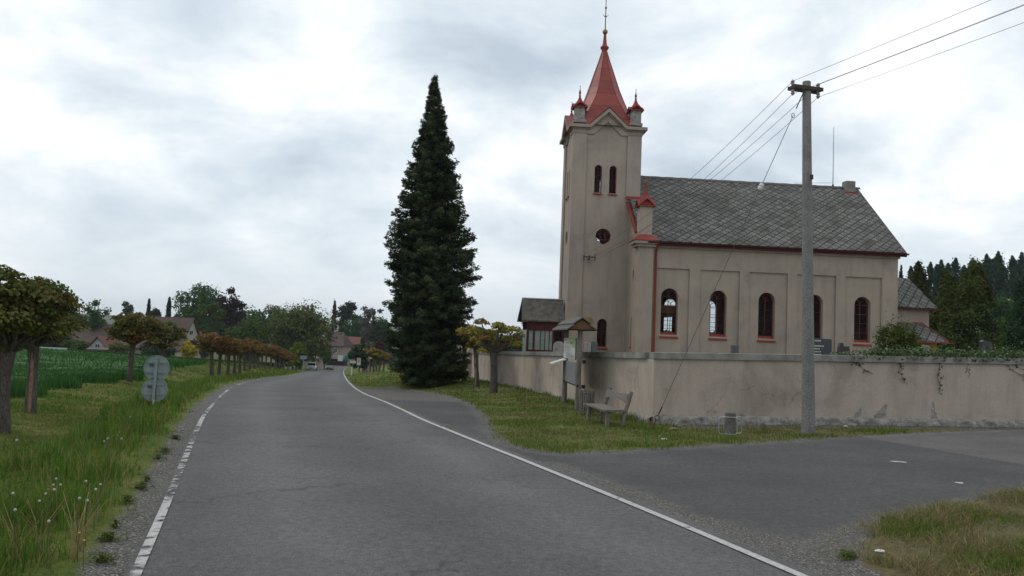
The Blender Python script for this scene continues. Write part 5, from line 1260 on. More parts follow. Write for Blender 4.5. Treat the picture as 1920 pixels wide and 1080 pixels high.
B('shrub', 528, 655, 44, 124, GD_, 'dark bush behind the end of the pollard row', 'shrub', n=1200)
B('forsythia', 355, 644, 28, 128, [(.38, .30, .02), (.30, .25, .02)], 'bright yellow bush in front of the gabled house', 'shrub', n=1100)
B('shrub', 385, 640, 22, 130, [(.10, .11, .04)], 'pale olive bush right of the yellow bush', 'shrub', n=700)
B('shrub', 140, 640, 44, 122, G2, 'light green bush left of the low farmhouse', 'shrub', n=1200)
B('shrub', 222, 645, 34, 122, WIL, 'olive bush before the mint-coloured gable', 'shrub', n=900)
B('shrub', 292, 646, 70, 124, GD_, 'long dark evergreen bush left of the gabled house', 'shrub', n=1600, flat=1.0)
B('shrub', 100, 622, 60, 128, GD_, 'dark bushes between the near pollard trunks', 'shrub', n=1600)
B('broadleaf_tree', 20, 600, 90, 150, GD_, 'dark tree glimpsed behind the leftmost pollard trunk', n=1600)
B('broadleaf_tree', 118, 600, 70, 155, GD_, 'dark tree right behind the second pollard', n=1600)
B('broadleaf_tree', 150, 588, 40, 210, G1, 'distant green tree beside the second pollard crown', n=900)
# churchyard and right side
B('juniper', 1684, 617, 84, 26, [(.065, .085, .018), (.085, .10, .022), (.05, .07, .015)], 'spreading yellow-green juniper behind the ivy-topped wall', 'shrub', n=9000, leaf=.06, ncl=60, airy=.35, low=.0)
B('shrub', 928, 628, 50, 54, G2, 'fresh green shrub over the wall between the pollards', 'shrub', n=1500, leaf=.12)
B('shrub', 975, 641, 36, 52, G2, 'green shrub over the wall left of the porch', 'shrub', n=1200, leaf=.11)
B('small_tree', 962, 626, 60, 78, PUR, 'dark purple-leaved tree beyond the wall left of the porch', n=1600, leaf=.16)
B('broadleaf_tree', 990, 606, 50, 140, [(.06, .06, .05), (.05, .06, .04)], 'grey leafless-looking tree left of the porch roof', n=700, airy=1)
CT = [(.034, .042, .015), (.045, .045, .018), (.03, .038, .014)]; TH = [(.050, .066, .014), (.066, .078, .018), (.04, .056, .013)]
conifer('thuja', 1722, 490, 92, 62, CT, 'brown-tinged dark thuja right behind the choir roof', n=7000, expo=.6, leaf=.20)
conifer('thuja', 1690, 498, 26, 66, CT, 'thuja tip peeping past the nave corner', n=2000, expo=.5, leaf=.2)
conifer('thuja', 1776, 508, 104, 56, TH, 'dense olive thuja left of the broad golden one', n=7000, expo=.6, leaf=.19)
conifer('thuja', 1826, 489, 132, 54, TH, 'broad golden-green thuja right of the choir', n=11000, expo=.6, leaf=.19)
conifer('thuja', 1936, 500, 100, 50, GD_, 'dark thuja cut by the right edge of the picture', n=8000, expo=.4, leaf=.18)
B('broadleaf_tree', 1886, 560, 70, 110, G1, 'leafy green tree in the gap between the right thujas', n=2200)
B('shrub', 1884, 600, 44, 90, G2, 'light green bush in the gap between the right thujas', 'shrub', n=900)
fx = [(1708, 500, 24), (1745, 492, 26), (1765, 488, 24), (1792, 484, 34), (1822, 488, 30), (1850, 477, 34), (1872, 472, 36), (1898, 480, 30), (1916, 474, 34), (1945, 470, 40), (1880, 496, 40), (1808, 498, 40)]
fx += [(1757, 496, 34), (1836, 492, 40), (1861, 486, 44), (1904, 488, 44), (1930, 482, 44), (1778, 494, 34)]
fx.sort(); ORD2 = 'first second third fourth fifth sixth seventh eighth ninth tenth eleventh twelfth thirteenth fourteenth fifteenth sixteenth seventeenth eighteenth nineteenth'.split()
for i, (a, b_, w) in enumerate(fx):
    conifer('forest_spruce', a, b_, w*2.0, 146+7*(i % 4), [(.022, .05, .028), (.03, .06, .032), (.018, .042, .024)], 'dark blue-green forest spruce on the right skyline, '+ORD2[i]+' from the left', n=4200, expo=.7, gaps=.5, lumpy=.9, group='spruces of the forest edge')
# ---- clipped hedge across the field
hl = at(30, 667, 108); hr = at(560, 668, 108)
P = []; n = 26000; t_ = rng.random(n); X = hl.x-30+(hr.x+4-hl.x+30)*t_; keep = X < -31; X = X[keep]; n = len(X); Y = 108+rng.uniform(-.5, .5, n); Z = TG(X, Y)+rng.random(n)**.6*.75
V, F, C2 = leaves(np.stack([X, Y, Z], 1), np.tile([0, -.5, .6], (n, 1)), np.full(n, .22), pal(n, [(.035, .06, .012), (.055, .085, .016), (.03, .045, .01)]), .8, .5)
tag(npmesh('hedge', V, F, C2, M['leaf']), 'low clipped green hedge along the far side of the field', 'hedge')
# ---- far woodland belt and hills
def belt(name, x0, x1, y0, y1, hgt, n, leaf, cols, ground_z=None):
    X = rng.uniform(x0, x1, n); Y = y0+(y1-y0)*rng.random(n); hh = hgt*(.65+.35*np.sin(X*.09)+.25*np.sin(X*.031+1)); Z = TG(X, Y)+rng.random(n)**.5*hh
    V, F, C2 = leaves(np.stack([X, Y, Z], 1), np.tile([0, -.5, .8], (n, 1)), np.full(n, leaf), pal(n, cols), .8, .5); return tag(npmesh(name, V, F, C2, M['leaf']), kind='stuff')
belt('distant_wood', -210, -30, 235, 262, 6.2, 26000, 1.0, [(.025, .05, .02), (.035, .065, .025), (.02, .04, .02)])
belt('distant_wood', -30, 60, 210, 240, 5.5, 12000, .9, [(.025, .05, .02), (.035, .065, .025)])
belt('forest_floor_thicket', 70, 150, 158, 185, 8, 12000, .9, [(.018, .038, .024), (.015, .03, .02)])
hx = np.linspace(-4200, 3200, 240)
for j, (yy, hb, nm, c) in enumerate(((3600, 88, 'far_hills', (.045, .07, .035)), (1500, 30, 'middle_hills', (.06, .085, .035)))):
    prof3 = hb*(.72+.25*np.sin(hx/620+1.2+j)+.10*np.sin(hx/210+j*2)+.035*np.sin(hx/70))*(.30+.70*(1-sstep(hx, -1500 if j == 0 else -500, 100))); yys = [yy-700, yy-300, yy, yy+300, yy+900]; fz = [0, .5, 1, .9, 0]
    V = []; 
    for y_, f in zip(yys, fz):
        for x_, h_ in zip(hx, prof3): V.append((x_, y_+120*math.sin(x_/300), -13+h_*f+(8*math.sin(x_/55+y_)*.35 if 0 < f else 0)))
    n_ = len(hx); F = [(r*n_+i, r*n_+i+1, (r+1)*n_+i+1, (r+1)*n_+i) for r in range(4) for i in range(n_-1)]
    hm = simple(nm+'_cover', c, tuple(x*.55 for x in c), .006, .95, 0, fine=.03, finea=.2)
    tag(npmesh(nm, V, F, None, hm, smooth=True), kind='structure')

# ================================================================== VILLAGE HOUSES
def house(name_, label, pxc, pyb, D, w, dpt, hw, hr_, rz, wall, roofm, gable_front=False, wins=(), chim=False, half=0):
    q = at(pxc, pyb, D); gz = min(g(q.x, q.y), q.z)
    t = thing(name_, label, 'house', (q.x, q.y, gz), RAD(rz)); off = q.z-gz
    hw += off; hr_ += off
    mb = MB(); mb.box(-w/2, w/2, -dpt/2, dpt/2, -1, hw); 
    if gable_front: mb.plate([(-w/2, hw), (w/2, hw), (0, hr_-.1)], [], dpt, lambda a, b, d: (a, -dpt/2+d, b))
    elif not half: mb.plate([(-dpt/2, hw), (dpt/2, hw), (0, hr_-.1)], [], w, lambda a, b, d: (-w/2+d, a, b))
    mb.build('wall', wall, t); mb = MB(); ov = .45; th = .18
    L_, Wd = (dpt/2+ov, w/2) if gable_front else (w/2+ov, dpt/2)
    for s_ in (-1, 1):
        e = Wd+ov; sl2 = (hr_-hw)/Wd; ze = hw-ov*sl2
        A = [(-L_, s_*e, ze+.05), (L_, s_*e, ze+.05), (L_-half, 0, hr_+.05), (-L_+half, 0, hr_+.05)]
        A = A+[(x, y, z+th) for x, y, z in A]
        if gable_front: A = [(y, x, z) for x, y, z in A]
        mb.add(A, [(0, 1, 2, 3), (4, 7, 6, 5), (0, 4, 5, 1), (1, 5, 6, 2), (2, 6, 7, 3), (3, 7, 4, 0)])
    if half:
        e = Wd+ov; ze = hw-ov*sl2
        for q in (-1, 1): mb.add([(q*L_, -e, ze+.1), (q*L_, e, ze+.1), (q*(L_-half), 0, hr_+.1)], [(0, 1, 2)])
    rf_ = mb.build('roof', roofm, t)
    if chim: mb = MB(); mb.box(-.35, .35, -.3, .3, hr_-.8, hr_+.9); o = mb.build('chimney', M['roofred'], rf_)
    for (x, z, ww, hh) in wins:
        mb = MB(); mb.box(x-ww/2-.08, x+ww/2+.08, -dpt/2-.05, -dpt/2-.001, off+z-.08, off+z+hh+.08); wo_ = mb.build('window', M['white'], t)
        mb = MB(); mb.box(x-ww/2, x-.03, -dpt/2-.06, -dpt/2-.052, off+z, off+z+hh); mb.box(x+.03, x+ww/2, -dpt/2-.06, -dpt/2-.052, off+z, off+z+hh); mb.build('pane', M['window_dark'], wo_)
    return t, off
house('village_house', 'long low farmhouse with old brown-red roof left of the lone pollard', 168, 652, 150, 8.5, 7, 1.2, 4.3, 8, M['beige'], M['roofbrown'], chim=True)
house('village_house', 'small mint-white gable with red verge and one window', 196, 657, 140, 3.2, 6, .3, 2.3, 5, M['mint'], M['roofred'], gable_front=True, wins=((0, .2, .7, .9),))
house('garden_shed', 'long grey flat shed in front of the mint gable', 190, 664, 136, 5, 3, .7, .9, 3, M['coping'], M['shingle'])
house('village_house', 'low brown-roofed house partly behind the lone pollard trunk', 254, 656, 145, 5.2, 6, .6, 2.9, -4, M['beige'], M['roofbrown'])
t, off = house('gabled_house', 'tall steep-gabled white house with dark brown roof and balcony', 323, 663, 146, 5.0, 9, 1.4, 6.4, 65, M['cream'], M['roofbrown'], gable_front=True, wins=((-.2, 3.6, .7, .7), (-1.2, .5, .9, 1.2), (.9, .4, 1.0, 1.2)))
mb = MB(); mb.box(-2.3, 2.4, -5.5, -4.5, off+1.75, off+1.95); mb.box(-2.3, 2.4, -5.5, -5.42, off+1.95, off+2.6); mb.build('balcony', M['darkwood'], t)
house('village_house', 'plain cottage with red tiled roof right of the gabled house', 378, 662, 158, 4.5, 6, 1.0, 4.0, 10, M['beige'], M['roofred'], wins=((-1, .1, .6, .7),))
house('village_house', 'white-walled house almost hidden left of the willow', 522, 663, 190, 6, 6, 2.6, 4.2, 10, M['cream'], M['roofbrown'], wins=((-1, .9, .8, 1),))
house('garage', 'beige flat-roofed garage behind the white car', 587, 683, 166, 3.1, 4, 1.25, 1.45, 0, M['beige'], M['coping'])
t, off = house('village_house', 'beige house with steep brown hipped roof at the road bend', 628, 668, 215, 6.4, 8, 3.0, 6.3, -6, M['beige'], M['roofbrown'], wins=((1.4, 1.2, .7, 1.0), (-.6, 1.2, .7, 1.0)), half=1.6)
house('village_house', 'lower beige wing with red dormered roof at the bend', 657, 668, 222, 4.6, 6, 2.5, 5.2, -2, M['beige'], M['roofred'], wins=((.5, 2.6, .6, .7),))
house('garden_shed', 'open shed with grey roof below the beige house', 632, 678, 208, 4.6, 3, .9, 1.9, -4, M['darkwood'], M['shingle'])
house('outbuilding', 'small pinkish plastered outbuilding right of the signboard', 686, 687, 128, .9, 2, 1.15, 1.2, 0, M['pink'], M['pink'])
mb = MB(); mb.box(-.6, .6, -.4, .4, 0, 1.3); mb.box(-.62, .62, -.43, .43, 1.3, 1.36); q = at(638, 677, 204); o = mb.build('electric_cabinet', M['white'], bevel=.03); o.location = q; tag(o, 'white cabinet standing beside the green container', 'cabinet')
t = thing('bottle_bank', 'green recycling container at the road bend', 'container', at(650, 678, 204)); mb = MB(); mb.add([(-.45, -.45, .05), (.45, -.45, .05), (.45, .45, .05), (-.45, .45, .05), (-.5, -.5, 1.25), (.5, -.5, 1.25), (.5, .5, 1.25), (-.5, .5, 1.25), (-.3, -.3, 1.65), (.3, -.3, 1.65), (.3, .3, 1.65), (-.3, .3, 1.65)], [(3, 2, 1, 0), (0, 1, 5, 4), (1, 2, 6, 5), (2, 3, 7, 6), (3, 0, 4, 7), (4, 5, 9, 8), (5, 6, 10, 9), (6, 7, 11, 10), (7, 4, 8, 11), (8, 9, 10, 11)]); mb.build('body', M['container'], t, bevel=.04); mb = MB(); mb.lathe([(0, -.49), (.14, -.49), (.14, -.46)], 10, xf=Matrix.Translation((0, 0, 1.2)) @ Matrix.Rotation(-math.pi/2, 4, 'X')); mb.build('opening', M['black'], t)
mb = MB(); mb.box(-9, 7.5, -.15, .15, 0, .45); mb.box(-9.05, 7.55, -.2, .2, .453, .52); q = at(14, 668, 104); o = mb.build('low_wall', M['white']); o.location = (q.x, q.y, g(q.x, q.y)); o['label'] = 'low white wall at the field edge by the left picture edge'; o['category'] = 'wall'
for i, (px, py, D, h) in enumerate(((585, 671, 160, 5.2), (674, 666, 190, 4.5))):
    q = at(px, py, D); t = thing('street_lamp', ['slim grey pole rising behind the white car', 'street lamp above the shrub behind the village signboard'][i], 'street lamp', (q.x, q.y, g(q.x, q.y))); mb = MB(); mb.ring([(0, 0, 0), (0, 0, h)], [.1, .06], 8); mb.build('post', M['concrete'], t)
    mb = MB(); mb.ring([(0, 0, h-.1), (-.7 if i else .3, 0, h)], .03, 5); mb.box(-1.1 if i else .2, -.6 if i else .5, -.12, .12, h-.05, h+.06); mb.build('lamp_head', M['metal'], t)

# ================================================================== CAR
q = at(585, 690, 150); q.z = g(q.x, q.y)+.0
car = thing('parked_car', 'white hatchback parked at the left roadside facing the camera', 'car', q, RAD(9))
cs_ = 150/160*1.0
secs = [(-2.0, .74, .25, .62, .70), (-1.9, .82, .22, .72, .74), (-1.2, .84, .2, .86, .80), (-.95, .84, .2, .92, .80), (-.3, .82, .2, 1.38, .62), (.3, .82, .2, 1.46, .60), (1.3, .82, .2, 1.40, .62), (1.75, .82, .22, 1.0, .74), (1.95, .78, .28, .78, .74)]
mb = MB(); vs = []
for y, hwid, zb2, ztp, wt in secs:
    sh_ = min(.88, ztp-.08)
    for x, z in ((-hwid*.9, zb2), (hwid*.9, zb2), (hwid, .5), (hwid, sh_*.97), (wt, ztp-.03), (wt*.6, ztp), (-wt*.6, ztp), (-wt, ztp-.03), (-hwid, sh_*.97), (-hwid, .5)): vs.append((x, y, z))
fs = [(i*10+j, i*10+(j+1) % 10, (i+1)*10+(j+1) % 10, (i+1)*10+j) for i in range(len(secs)-1) for j in range(10)]+[tuple(range(10))[::-1], tuple((len(secs)-1)*10+j for j in range(10))]
mb.add(vs, fs); mb.build('body', M['carwhite'], car, smooth=True)
mb = MB(); mb.add([(-.70, -.95, .93), (.70, -.95, .93), (.55, -.36, 1.37), (-.55, -.36, 1.37)], [(0, 1, 2, 3)], xf=Matrix.Translation((0, -.02, .03))); mb.build('windscreen', M['window_dark'], car, recalc=False)
mb = MB()
for s_ in (-1, 1): mb.add([(s_*.835, -.75, .90), (s_*.83, 1.35, .92), (s_*.66, 1.2, 1.33), (s_*.66, -.25, 1.32)], [(0, 1, 2, 3)])
mb.build('side_window', M['window_dark'], car, recalc=False)
for s_ in (-1, 1):
    mb = MB(); mb.box(s_*.6-.15, s_*.6+.15, -2.0, -1.85, .58, .72); mb.build('headlight', M['metal'], car, bevel=.03)
    mb = MB(); mb.box(s_*.93-.08, s_*.93+.08, -.85, -.7, .9, 1.02); mb.build('wing_mirror', M['carwhite'], car, bevel=.02)
    for y in (-1.3, 1.25):
        mb = MB(); mb.lathe([(.0, -.1), (.3, -.1), (.31, -.06), (.31, .06), (.3, .1), (0, .1)], 18, xf=Matrix.Translation((s_*.76, y, .3)) @ Matrix.Rotation(math.pi/2, 4, 'Y')); w_ = mb.build('wheel', M['black'], car)
        mb = MB(); mb.lathe([(0, .0), (.18, .0), (.18, .012)], 12, xf=Matrix.Translation((s_*.865, y, .3)) @ Matrix.Rotation(s_*math.pi/2, 4, 'Y')); mb.build('rim', M['metal'], w_)
mb = MB(); mb.box(-.42, .42, -2.03, -1.98, .50, .60); mb.box(-.55, .55, -2.01, -1.97, .28, .4); mb.build('grille', M['black'], car)
mb = MB(); mb.box(-.26, .26, -2.04, -2.031, .42, .50); mb.build('number_plate', M['white'], car)

# ================================================================== VILLAGE SIGNS
def signpost(px, pyt, pyb, wpx, pyg, D, mat, lab, name, rz=0):
    a = at(px, pyt, D); b = at(px, pyb, D); gz = g(a.x, a.y); t = thing(name, lab, 'sign', (a.x, a.y, gz), RAD(rz)); w = wpx*D/1500; z1, z0 = a.z-gz, b.z-gz
    mb = MB(); mb.box(-w/2, w/2, -.03, .0, z0, z1); pn = mb.build('panel', mat, t, bevel=.01); mb = MB(); 
    for x in ((0,) if w < .9 else (-w*.3, w*.3)): mb.ring([(x, .04, -.1), (x, .04, z1)], .03, 8)
    mb.build('post', M['metal'], t); return t, pn, w, z0, z1
signpost(569.5, 667, 673.5, 12, 694, 100, M['signblue'], 'grey-blue direction sign on a post left of the white car', 'direction_sign')
t, pn, w, z0, z1 = signpost(662, 676.5, 681, 10.5, 692, 118, M['white'], 'small white village name plate by the right road edge', 'village_name_sign')
mb = MB()
x = -w*.36
while x < w*.34: mb.box(x, x+.045, -.0335, -.0305, z0+(z1-z0)*.35, z0+(z1-z0)*.65); x += .075
mb.build('lettering', M['granite_grey'], pn)
t, pn, w, z0, z1 = signpost(673.2, 671, 686, 7, 688, 112, M['cream'], 'white municipal signboard with small red shield beside the name plate', 'municipal_signboard')
hh = z1-z0; mb = MB(); mb.box(-w*.36, w*.36, -.0335, -.0305, z1-hh*.13, z1-hh*.08); mb.box(-w*.36, w*.3, -.0335, -.0305, z1-hh*.2, z1-hh*.165); mb.build('lettering', M['redmetal'], pn)
mb = MB(); s_ = w*.27; zc_ = z0+hh*.56; mb.plate([(-s_, zc_+s_*.9), (s_, zc_+s_*.9), (s_*.95, zc_-s_*.1), (s_*.6, zc_-s_*.85), (0, zc_-s_*1.2), (-s_*.6, zc_-s_*.85), (-s_*.95, zc_-s_*.1)], [], .003, lambda a, b, d: (a, -.034+d, b)); sh2 = mb.build('shield', M['redmetal'], pn)
mb = MB(); mb.plate([(-s_*.2, zc_+s_*.5), (s_*.2, zc_+s_*.55), (s_*.35, zc_-s_*.3), (0, zc_-s_*.5), (-s_*.25, zc_-s_*.35), (s_*.05, zc_)], [], .002, lambda a, b, d: (a, -.0365+d, b)); mb.build('emblem', M['white'], sh2)
mb = MB(); mb.box(-w/2, w/2, -.0335, -.0305, z0, z0+hh*.10); mb.build('green_band', M['container'], pn)
for i, (px, pyt, D) in enumerate(((659.5, 689, 85),)):
    q = at(px, pyt, D); gz = g(q.x, q.y); mb = MB(); mb.box(-.05, .05, -.04, .04, 0, q.z-gz); mb.add([(-.05, -.04, q.z-gz), (.05, -.04, q.z-gz), (.05, .04, q.z-gz), (-.05, .04, q.z-gz), (0, .04, q.z-gz+.06)], [(0, 1, 4), (1, 2, 4), (2, 3, 4), (3, 0, 4)]); o = mb.build('marker_post', M['white']); o.location = (q.x, q.y, gz); tag(o, 'small white marker post at the right road edge', 'marker post')
for i, (px, py, D) in enumerate(((615, 679, 165), (622, 680, 165))):
    q = at(px, py, D); t = thing('roadside_flowers', ['white and orange flowering clump by the bend, left one', 'pale yellow flowering clump by the bend, right one'][i], 'flowers', (q.x, q.y, g(q.x, q.y)))
    n = 160; d = unit(rng.normal(0, 1, (n, 3))); P = d*rng.random((n, 1))*np.array([.5, .3, .35])+np.array([0, 0, .4]); V, F, C2 = leaves(P, d, np.full(n, .16), pal(n, [(.5, .45, .35), (.35, .12, .03), (.05, .08, .02)]), .9); npmesh('blossom', V, F, C2, M['leaf'], t)
    n = 120; P = unit(rng.normal(0, 1, (n, 3)))*np.array([.45, .3, .25])+np.array([0, 0, .2]); V, F, C2 = leaves(P, P, np.full(n, .18), pal(n, G2), .9); npmesh('leaves', V, F, C2, M['leaf'], t)

# ================================================================== GRASS AND CROP
def scatter(x0, x1, y0, y1, dens, test):
    n = int((x1-x0)*(y1-y0)*dens); X = rng.uniform(x0, x1, n); Y = rng.uniform(y0, y1, n); d = asph_d(X, Y); k_ = test(X, Y, d); return X[k_], Y[k_], d[k_]
def clump(X, Y, f=1.3): return .5+.25*np.sin(X*f*2.1+1.3*np.sin(Y*f*1.7))+.25*np.sin(Y*f*2.6+1.7*np.sin(X*f*1.2+2))
inview = lambda X, Y: (np.abs(X) < .70*Y+1.2) & (Y > 3.5)
GRN = [(.065, .15, .018), (.085, .18, .024), (.05, .12, .018)]; OLV = [(.135, .155, .026), (.165, .17, .034), (.085, .115, .022), (.18, .16, .06)]; STR = [(.23, .19, .09), (.17, .145, .065), (.27, .22, .12), (.12, .12, .04)]
isleft = lambda X, Y: X < (Lx(Y)+Rx(Y))/2
# tall verge on the left
parts = []
for y0, y1, dn, wm in ((4, 9, 1500, .0035), (9, 16, 850, .005), (16, 30, 380, .009), (30, 60, 60, .018)):
    X, Y, d = scatter(-.7*y1-2, 0, y0, y1, dn, lambda X, Y, d: isleft(X, Y) & inview(X, Y) & (d > .34+.22*np.sin(Y*2.3)*np.sin(Y*.9+1)) & (d < np.where(Y < 10, 2.5, 1.75)+.35*np.sin(Y*.8)))
    c = clump(X, Y); prob = np.clip(.30+c*.8, 0, 1)*np.clip((d-.25)/.7, .18, 1); k_ = rng.random(len(X)) < prob; X, Y, d, c = X[k_], Y[k_], d[k_], c[k_]
    env = np.clip((d-.25)/.45, .22, 1)*np.clip((2.6-d)/1.0, .35, 1); H_ = (.10+.26*c)*env*rng.uniform(.6, 1.25, len(X)); parts.append((X, Y, H_, np.full(len(X), wm), pal(len(X), GRN+GRN+OLV[:2]+STR[:1], .2)))
X, Y, H_, W_, C = map(np.concatenate, zip(*parts)); tag(blades('verge_grass', X, Y, H_, W_, C, M['grass'], .45), kind='stuff')
# mown strip on the left
parts = []
for y0, y1, dn, wm in ((4, 12, 900, .004), (12, 20, 500, .006), (20, 34, 180, .011), (34, 60, 50, .02)):
    X, Y, d = scatter(-.7*y1-2, 0, y0, y1, dn, lambda X, Y, d: isleft(X, Y) & inview(X, Y) & (d > 1.4) & (~crop_mask(X, Y)))
    c = clump(X, Y, .8); H_ = rng.uniform(.025, .08, len(X))*(.6+c); C = pal(len(X), OLV, .2); gk = rng.random(len(X)) < np.clip(c*1.6-.55, .05, .8); C[gk] = pal(int(gk.sum()), GRN, .2); parts.append((X, Y, H_, np.full(len(X), wm), C))
X, Y, H_, W_, C = map(np.concatenate, zip(*parts)); tag(blades('mown_grass', X, Y, H_, W_, C, M['grass'], .6), kind='stuff')
# crop in the field: closed canopy and its blades
cxs = np.arange(-120, -6, .6); cys = np.concatenate([np.arange(12, 60, .6), np.arange(60, 107.5, 1.5)]); CX, CY = np.meshgrid(cxs, cys); ck = crop_mask(CX+.5, CY); CZ = TG(CX, CY)+.20+rng.normal(0, .03, CX.shape)
ii = np.arange(CX.size).reshape(CX.shape); km = ck[:-1, :-1] & ck[1:, 1:] & ck[1:, :-1] & ck[:-1, 1:]
cf = np.stack([ii[:-1, :-1], ii[:-1, 1:], ii[1:, 1:], ii[1:, :-1]], -1)[km]; us = np.unique(cf); rm = -np.ones(CX.size, int); rm[us] = np.arange(len(us))
M['cropleaf'] = simple('young_cereal_canopy', (.045, .115, .026), (.03, .085, .02), .35, .9, .6, fine=5, finea=.35)
tag(npmesh('crop_canopy', np.stack([CX.ravel()[us], CY.ravel()[us], CZ.ravel()[us]], 1), rm[cf], None, M['cropleaf'], smooth=True), kind='stuff')
parts = []
for y0, y1, dn, wm in ((11, 20, 420, .008), (20, 32, 150, .014), (32, 60, 34, .03), (60, 107, 7, .07)):
    X, Y, d = scatter(-.7*y1-2, -5, y0, y1, dn, lambda X, Y, d: crop_mask(X, Y) & inview(X, Y)); parts.append((X, Y, rng.uniform(.26, .42, len(X)), np.full(len(X), wm), pal(len(X), [(.035, .10, .024), (.05, .125, .028), (.028, .08, .02)], .15)))
X, Y, H_, W_, C = map(np.concatenate, zip(*parts)); tag(blades('cereal_crop', X, Y, H_, W_, C, M['grass'], .3), kind='stuff')
# right bank
outside = lambda X, Y: wall_u(X, Y) < -.02
parts = []
for x0, x1, y0, y1, dn, wm in ((-3, 9, 12.5, 20.5, 750, .006), (9, 14.5, 12.5, 20.8, 260, .007), (-7, 4, 20.5, 30, 330, .010), (-11, 1, 30, 52, 90, .02), (-22, -3, 52, 100, 18, .04)):
    X, Y, d = scatter(x0, x1, y0, y1, dn, lambda X, Y, d: (~isleft(X, Y)) & outside(X, Y) & (d > .0+.07*np.sin(X*5+Y*3)))
    c = clump(X, Y, 1.1); a = wall_u(X, Y); nearwall = (a > -.95) & (X > 4.0); k_ = (rng.random(len(X)) < np.clip(.30+.8*c, 0, 1)*np.clip(.35+d/.35, 0, 1)) & (~nearwall | (rng.random(len(X)) < .22)); X, Y, d, c, a = X[k_], Y[k_], d[k_], c[k_], a[k_]
    H_ = rng.uniform(.03, .09, len(X))*(.7+.8*c)*np.where((a > -.5) & (X < 4.4), 1.7, 1); C = pal(len(X), OLV+GRN, .2); c3 = clump(X*1.1+3, Y*1.1, .55); c4 = clump(X+5, Y-2, 2.3); dryk = rng.random(len(X)) < np.clip(.72-1.3*c3+.3*c4+.22*(X > 3.4)*(Y < 21), .05, .85); C[dryk] = pal(int(dryk.sum()), STR+OLV[3:], .2)*.85; H_ = H_*np.where(dryk, .7, 1)*(.6+.8*c4)
    parts.append((X, Y, H_, np.full(len(X), wm), C))
X, Y, H_, W_, C = map(np.concatenate, zip(*parts)); tag(blades('bank_grass', X, Y, H_, W_, C, M['grass'], .6), kind='stuff')
# dried patch bottom right
X, Y, d = scatter(2.8, 11, 5.2, 10.8, 3600, lambda X, Y, d: (~isleft(X, Y)) & inview(X, Y) & (d > .02+.10*np.sin(X*4)*np.sin(Y*5+1)) & (X > Rx(Y)+.9))
c = clump(X, Y, 1.5); c2 = clump(X+9, Y-4, .7); k_ = rng.random(len(X)) < np.clip(.25+.9*c, 0, 1)*np.clip(.25+d/.5, 0, 1); X, Y, d, c, c2 = X[k_], Y[k_], d[k_], c[k_], c2[k_]
C = pal(len(X), STR, .2); c5 = clump(X*1.3, Y*1.2+7, 1.9); gk = rng.random(len(X)) < np.clip((c2*.5+c5*.8-.62)*3.4, .10, .92); C[gk] = pal(int(gk.sum()), OLV+GRN, .2)
tag(blades('dry_grass', X, Y, rng.uniform(.035, .13, len(X))*(.5+.9*c), np.full(len(X), .003), C, M['grass'], 1.3), kind='stuff')
# stray blades and straw litter on the gravel at the patch edge
X, Y, d = scatter(2.4, 12, 5.0, 11.5, 900, lambda X, Y, d: (~isleft(X, Y)) & (d < .04) & (X > Rx(Y)+.5))
dd = poly_sd(np.array(low_w), X, Y) if False else np.min(np.hypot(X[:, None]-np.array(low_w)[None, :, 0], Y[:, None]-np.array(low_w)[None, :, 1]), axis=1)
k_ = rng.random(len(X)) < np.clip(.55-dd/.55, 0, 1)*(.25+clump(X, Y, 2.5)); X, Y = X[k_], Y[k_]
tag(blades('grass_litter', X, Y, rng.uniform(.012, .07, len(X)), np.full(len(X), .0025), pal(len(X), STR+OLV[:2], .2), M['grass'], 2.0, zoff=.06), kind='stuff')
# far grass tufts to roughen the distance
X, Y, d = scatter(-60, -8, 60, 104, 8, lambda X, Y, d: isleft(X, Y) & (d > .5) & (~crop_mask(X, Y)))
tag(blades('far_verge_grass', X, Y, rng.uniform(.1, .25, len(X)), np.full(len(X), .06), pal(len(X), OLV+GRN, .15), M['grass'], .4), kind='stuff')
# green weeds creeping on the shoulder, each a plant of its own
def weed(px, py, r, lab, grp=None):
    p = onground(px, py); 
    if p is None: return
    r *= rng.uniform(.6, 1.1); n = int(320*r/.1); a = rng.uniform(0, 6.28, n); rr_ = r*rng.random(n)**.8*(.65+.35*np.sin(a*rng.integers(2, 5)+rng.random()*6)); P = np.stack([np.cos(a)*rr_*1.7, np.sin(a)*rr_, .005+.06*rng.random(n)**1.5], 1)
    V, F, C2 = leaves(P, np.tile([0, 0, 1.], (n, 1)), rng.uniform(.018, .04, n), pal(n, [(.08, .13, .025), (.12, .16, .03), (.06, .10, .02), (.16, .15, .06)]), .3, .9); o = npmesh('weed', V, F, C2, M['leaf']); o.location = p+Vector((0, 0, .01)); tag(o, lab, 'weed', grp)
for iw, (px, py, r) in enumerate(sorted(((205, 1018, .10), (215, 994, .06), (238, 944, .12), (265, 918, .09), (275, 906, .07), (296, 865, .10), (309, 850, .10), (328, 825, .10), (190, 1058, .08)), key=lambda q: -q[1])):
    weed(px, py, r, 'small green weed tuft on the left gravel shoulder, '+ORD[iw]+' from the camera', 'weeds on the left shoulder')
for px, py, r, lab in ((1628, 969, .12, 'green weed tuft at the tip of the dry grass'), (1668, 984, .09, 'small weed tuft on gravel left of dry grass'), (1588, 1052, .12, 'leafy weed clump at the corner by the white line')): weed(px, py, r, lab)
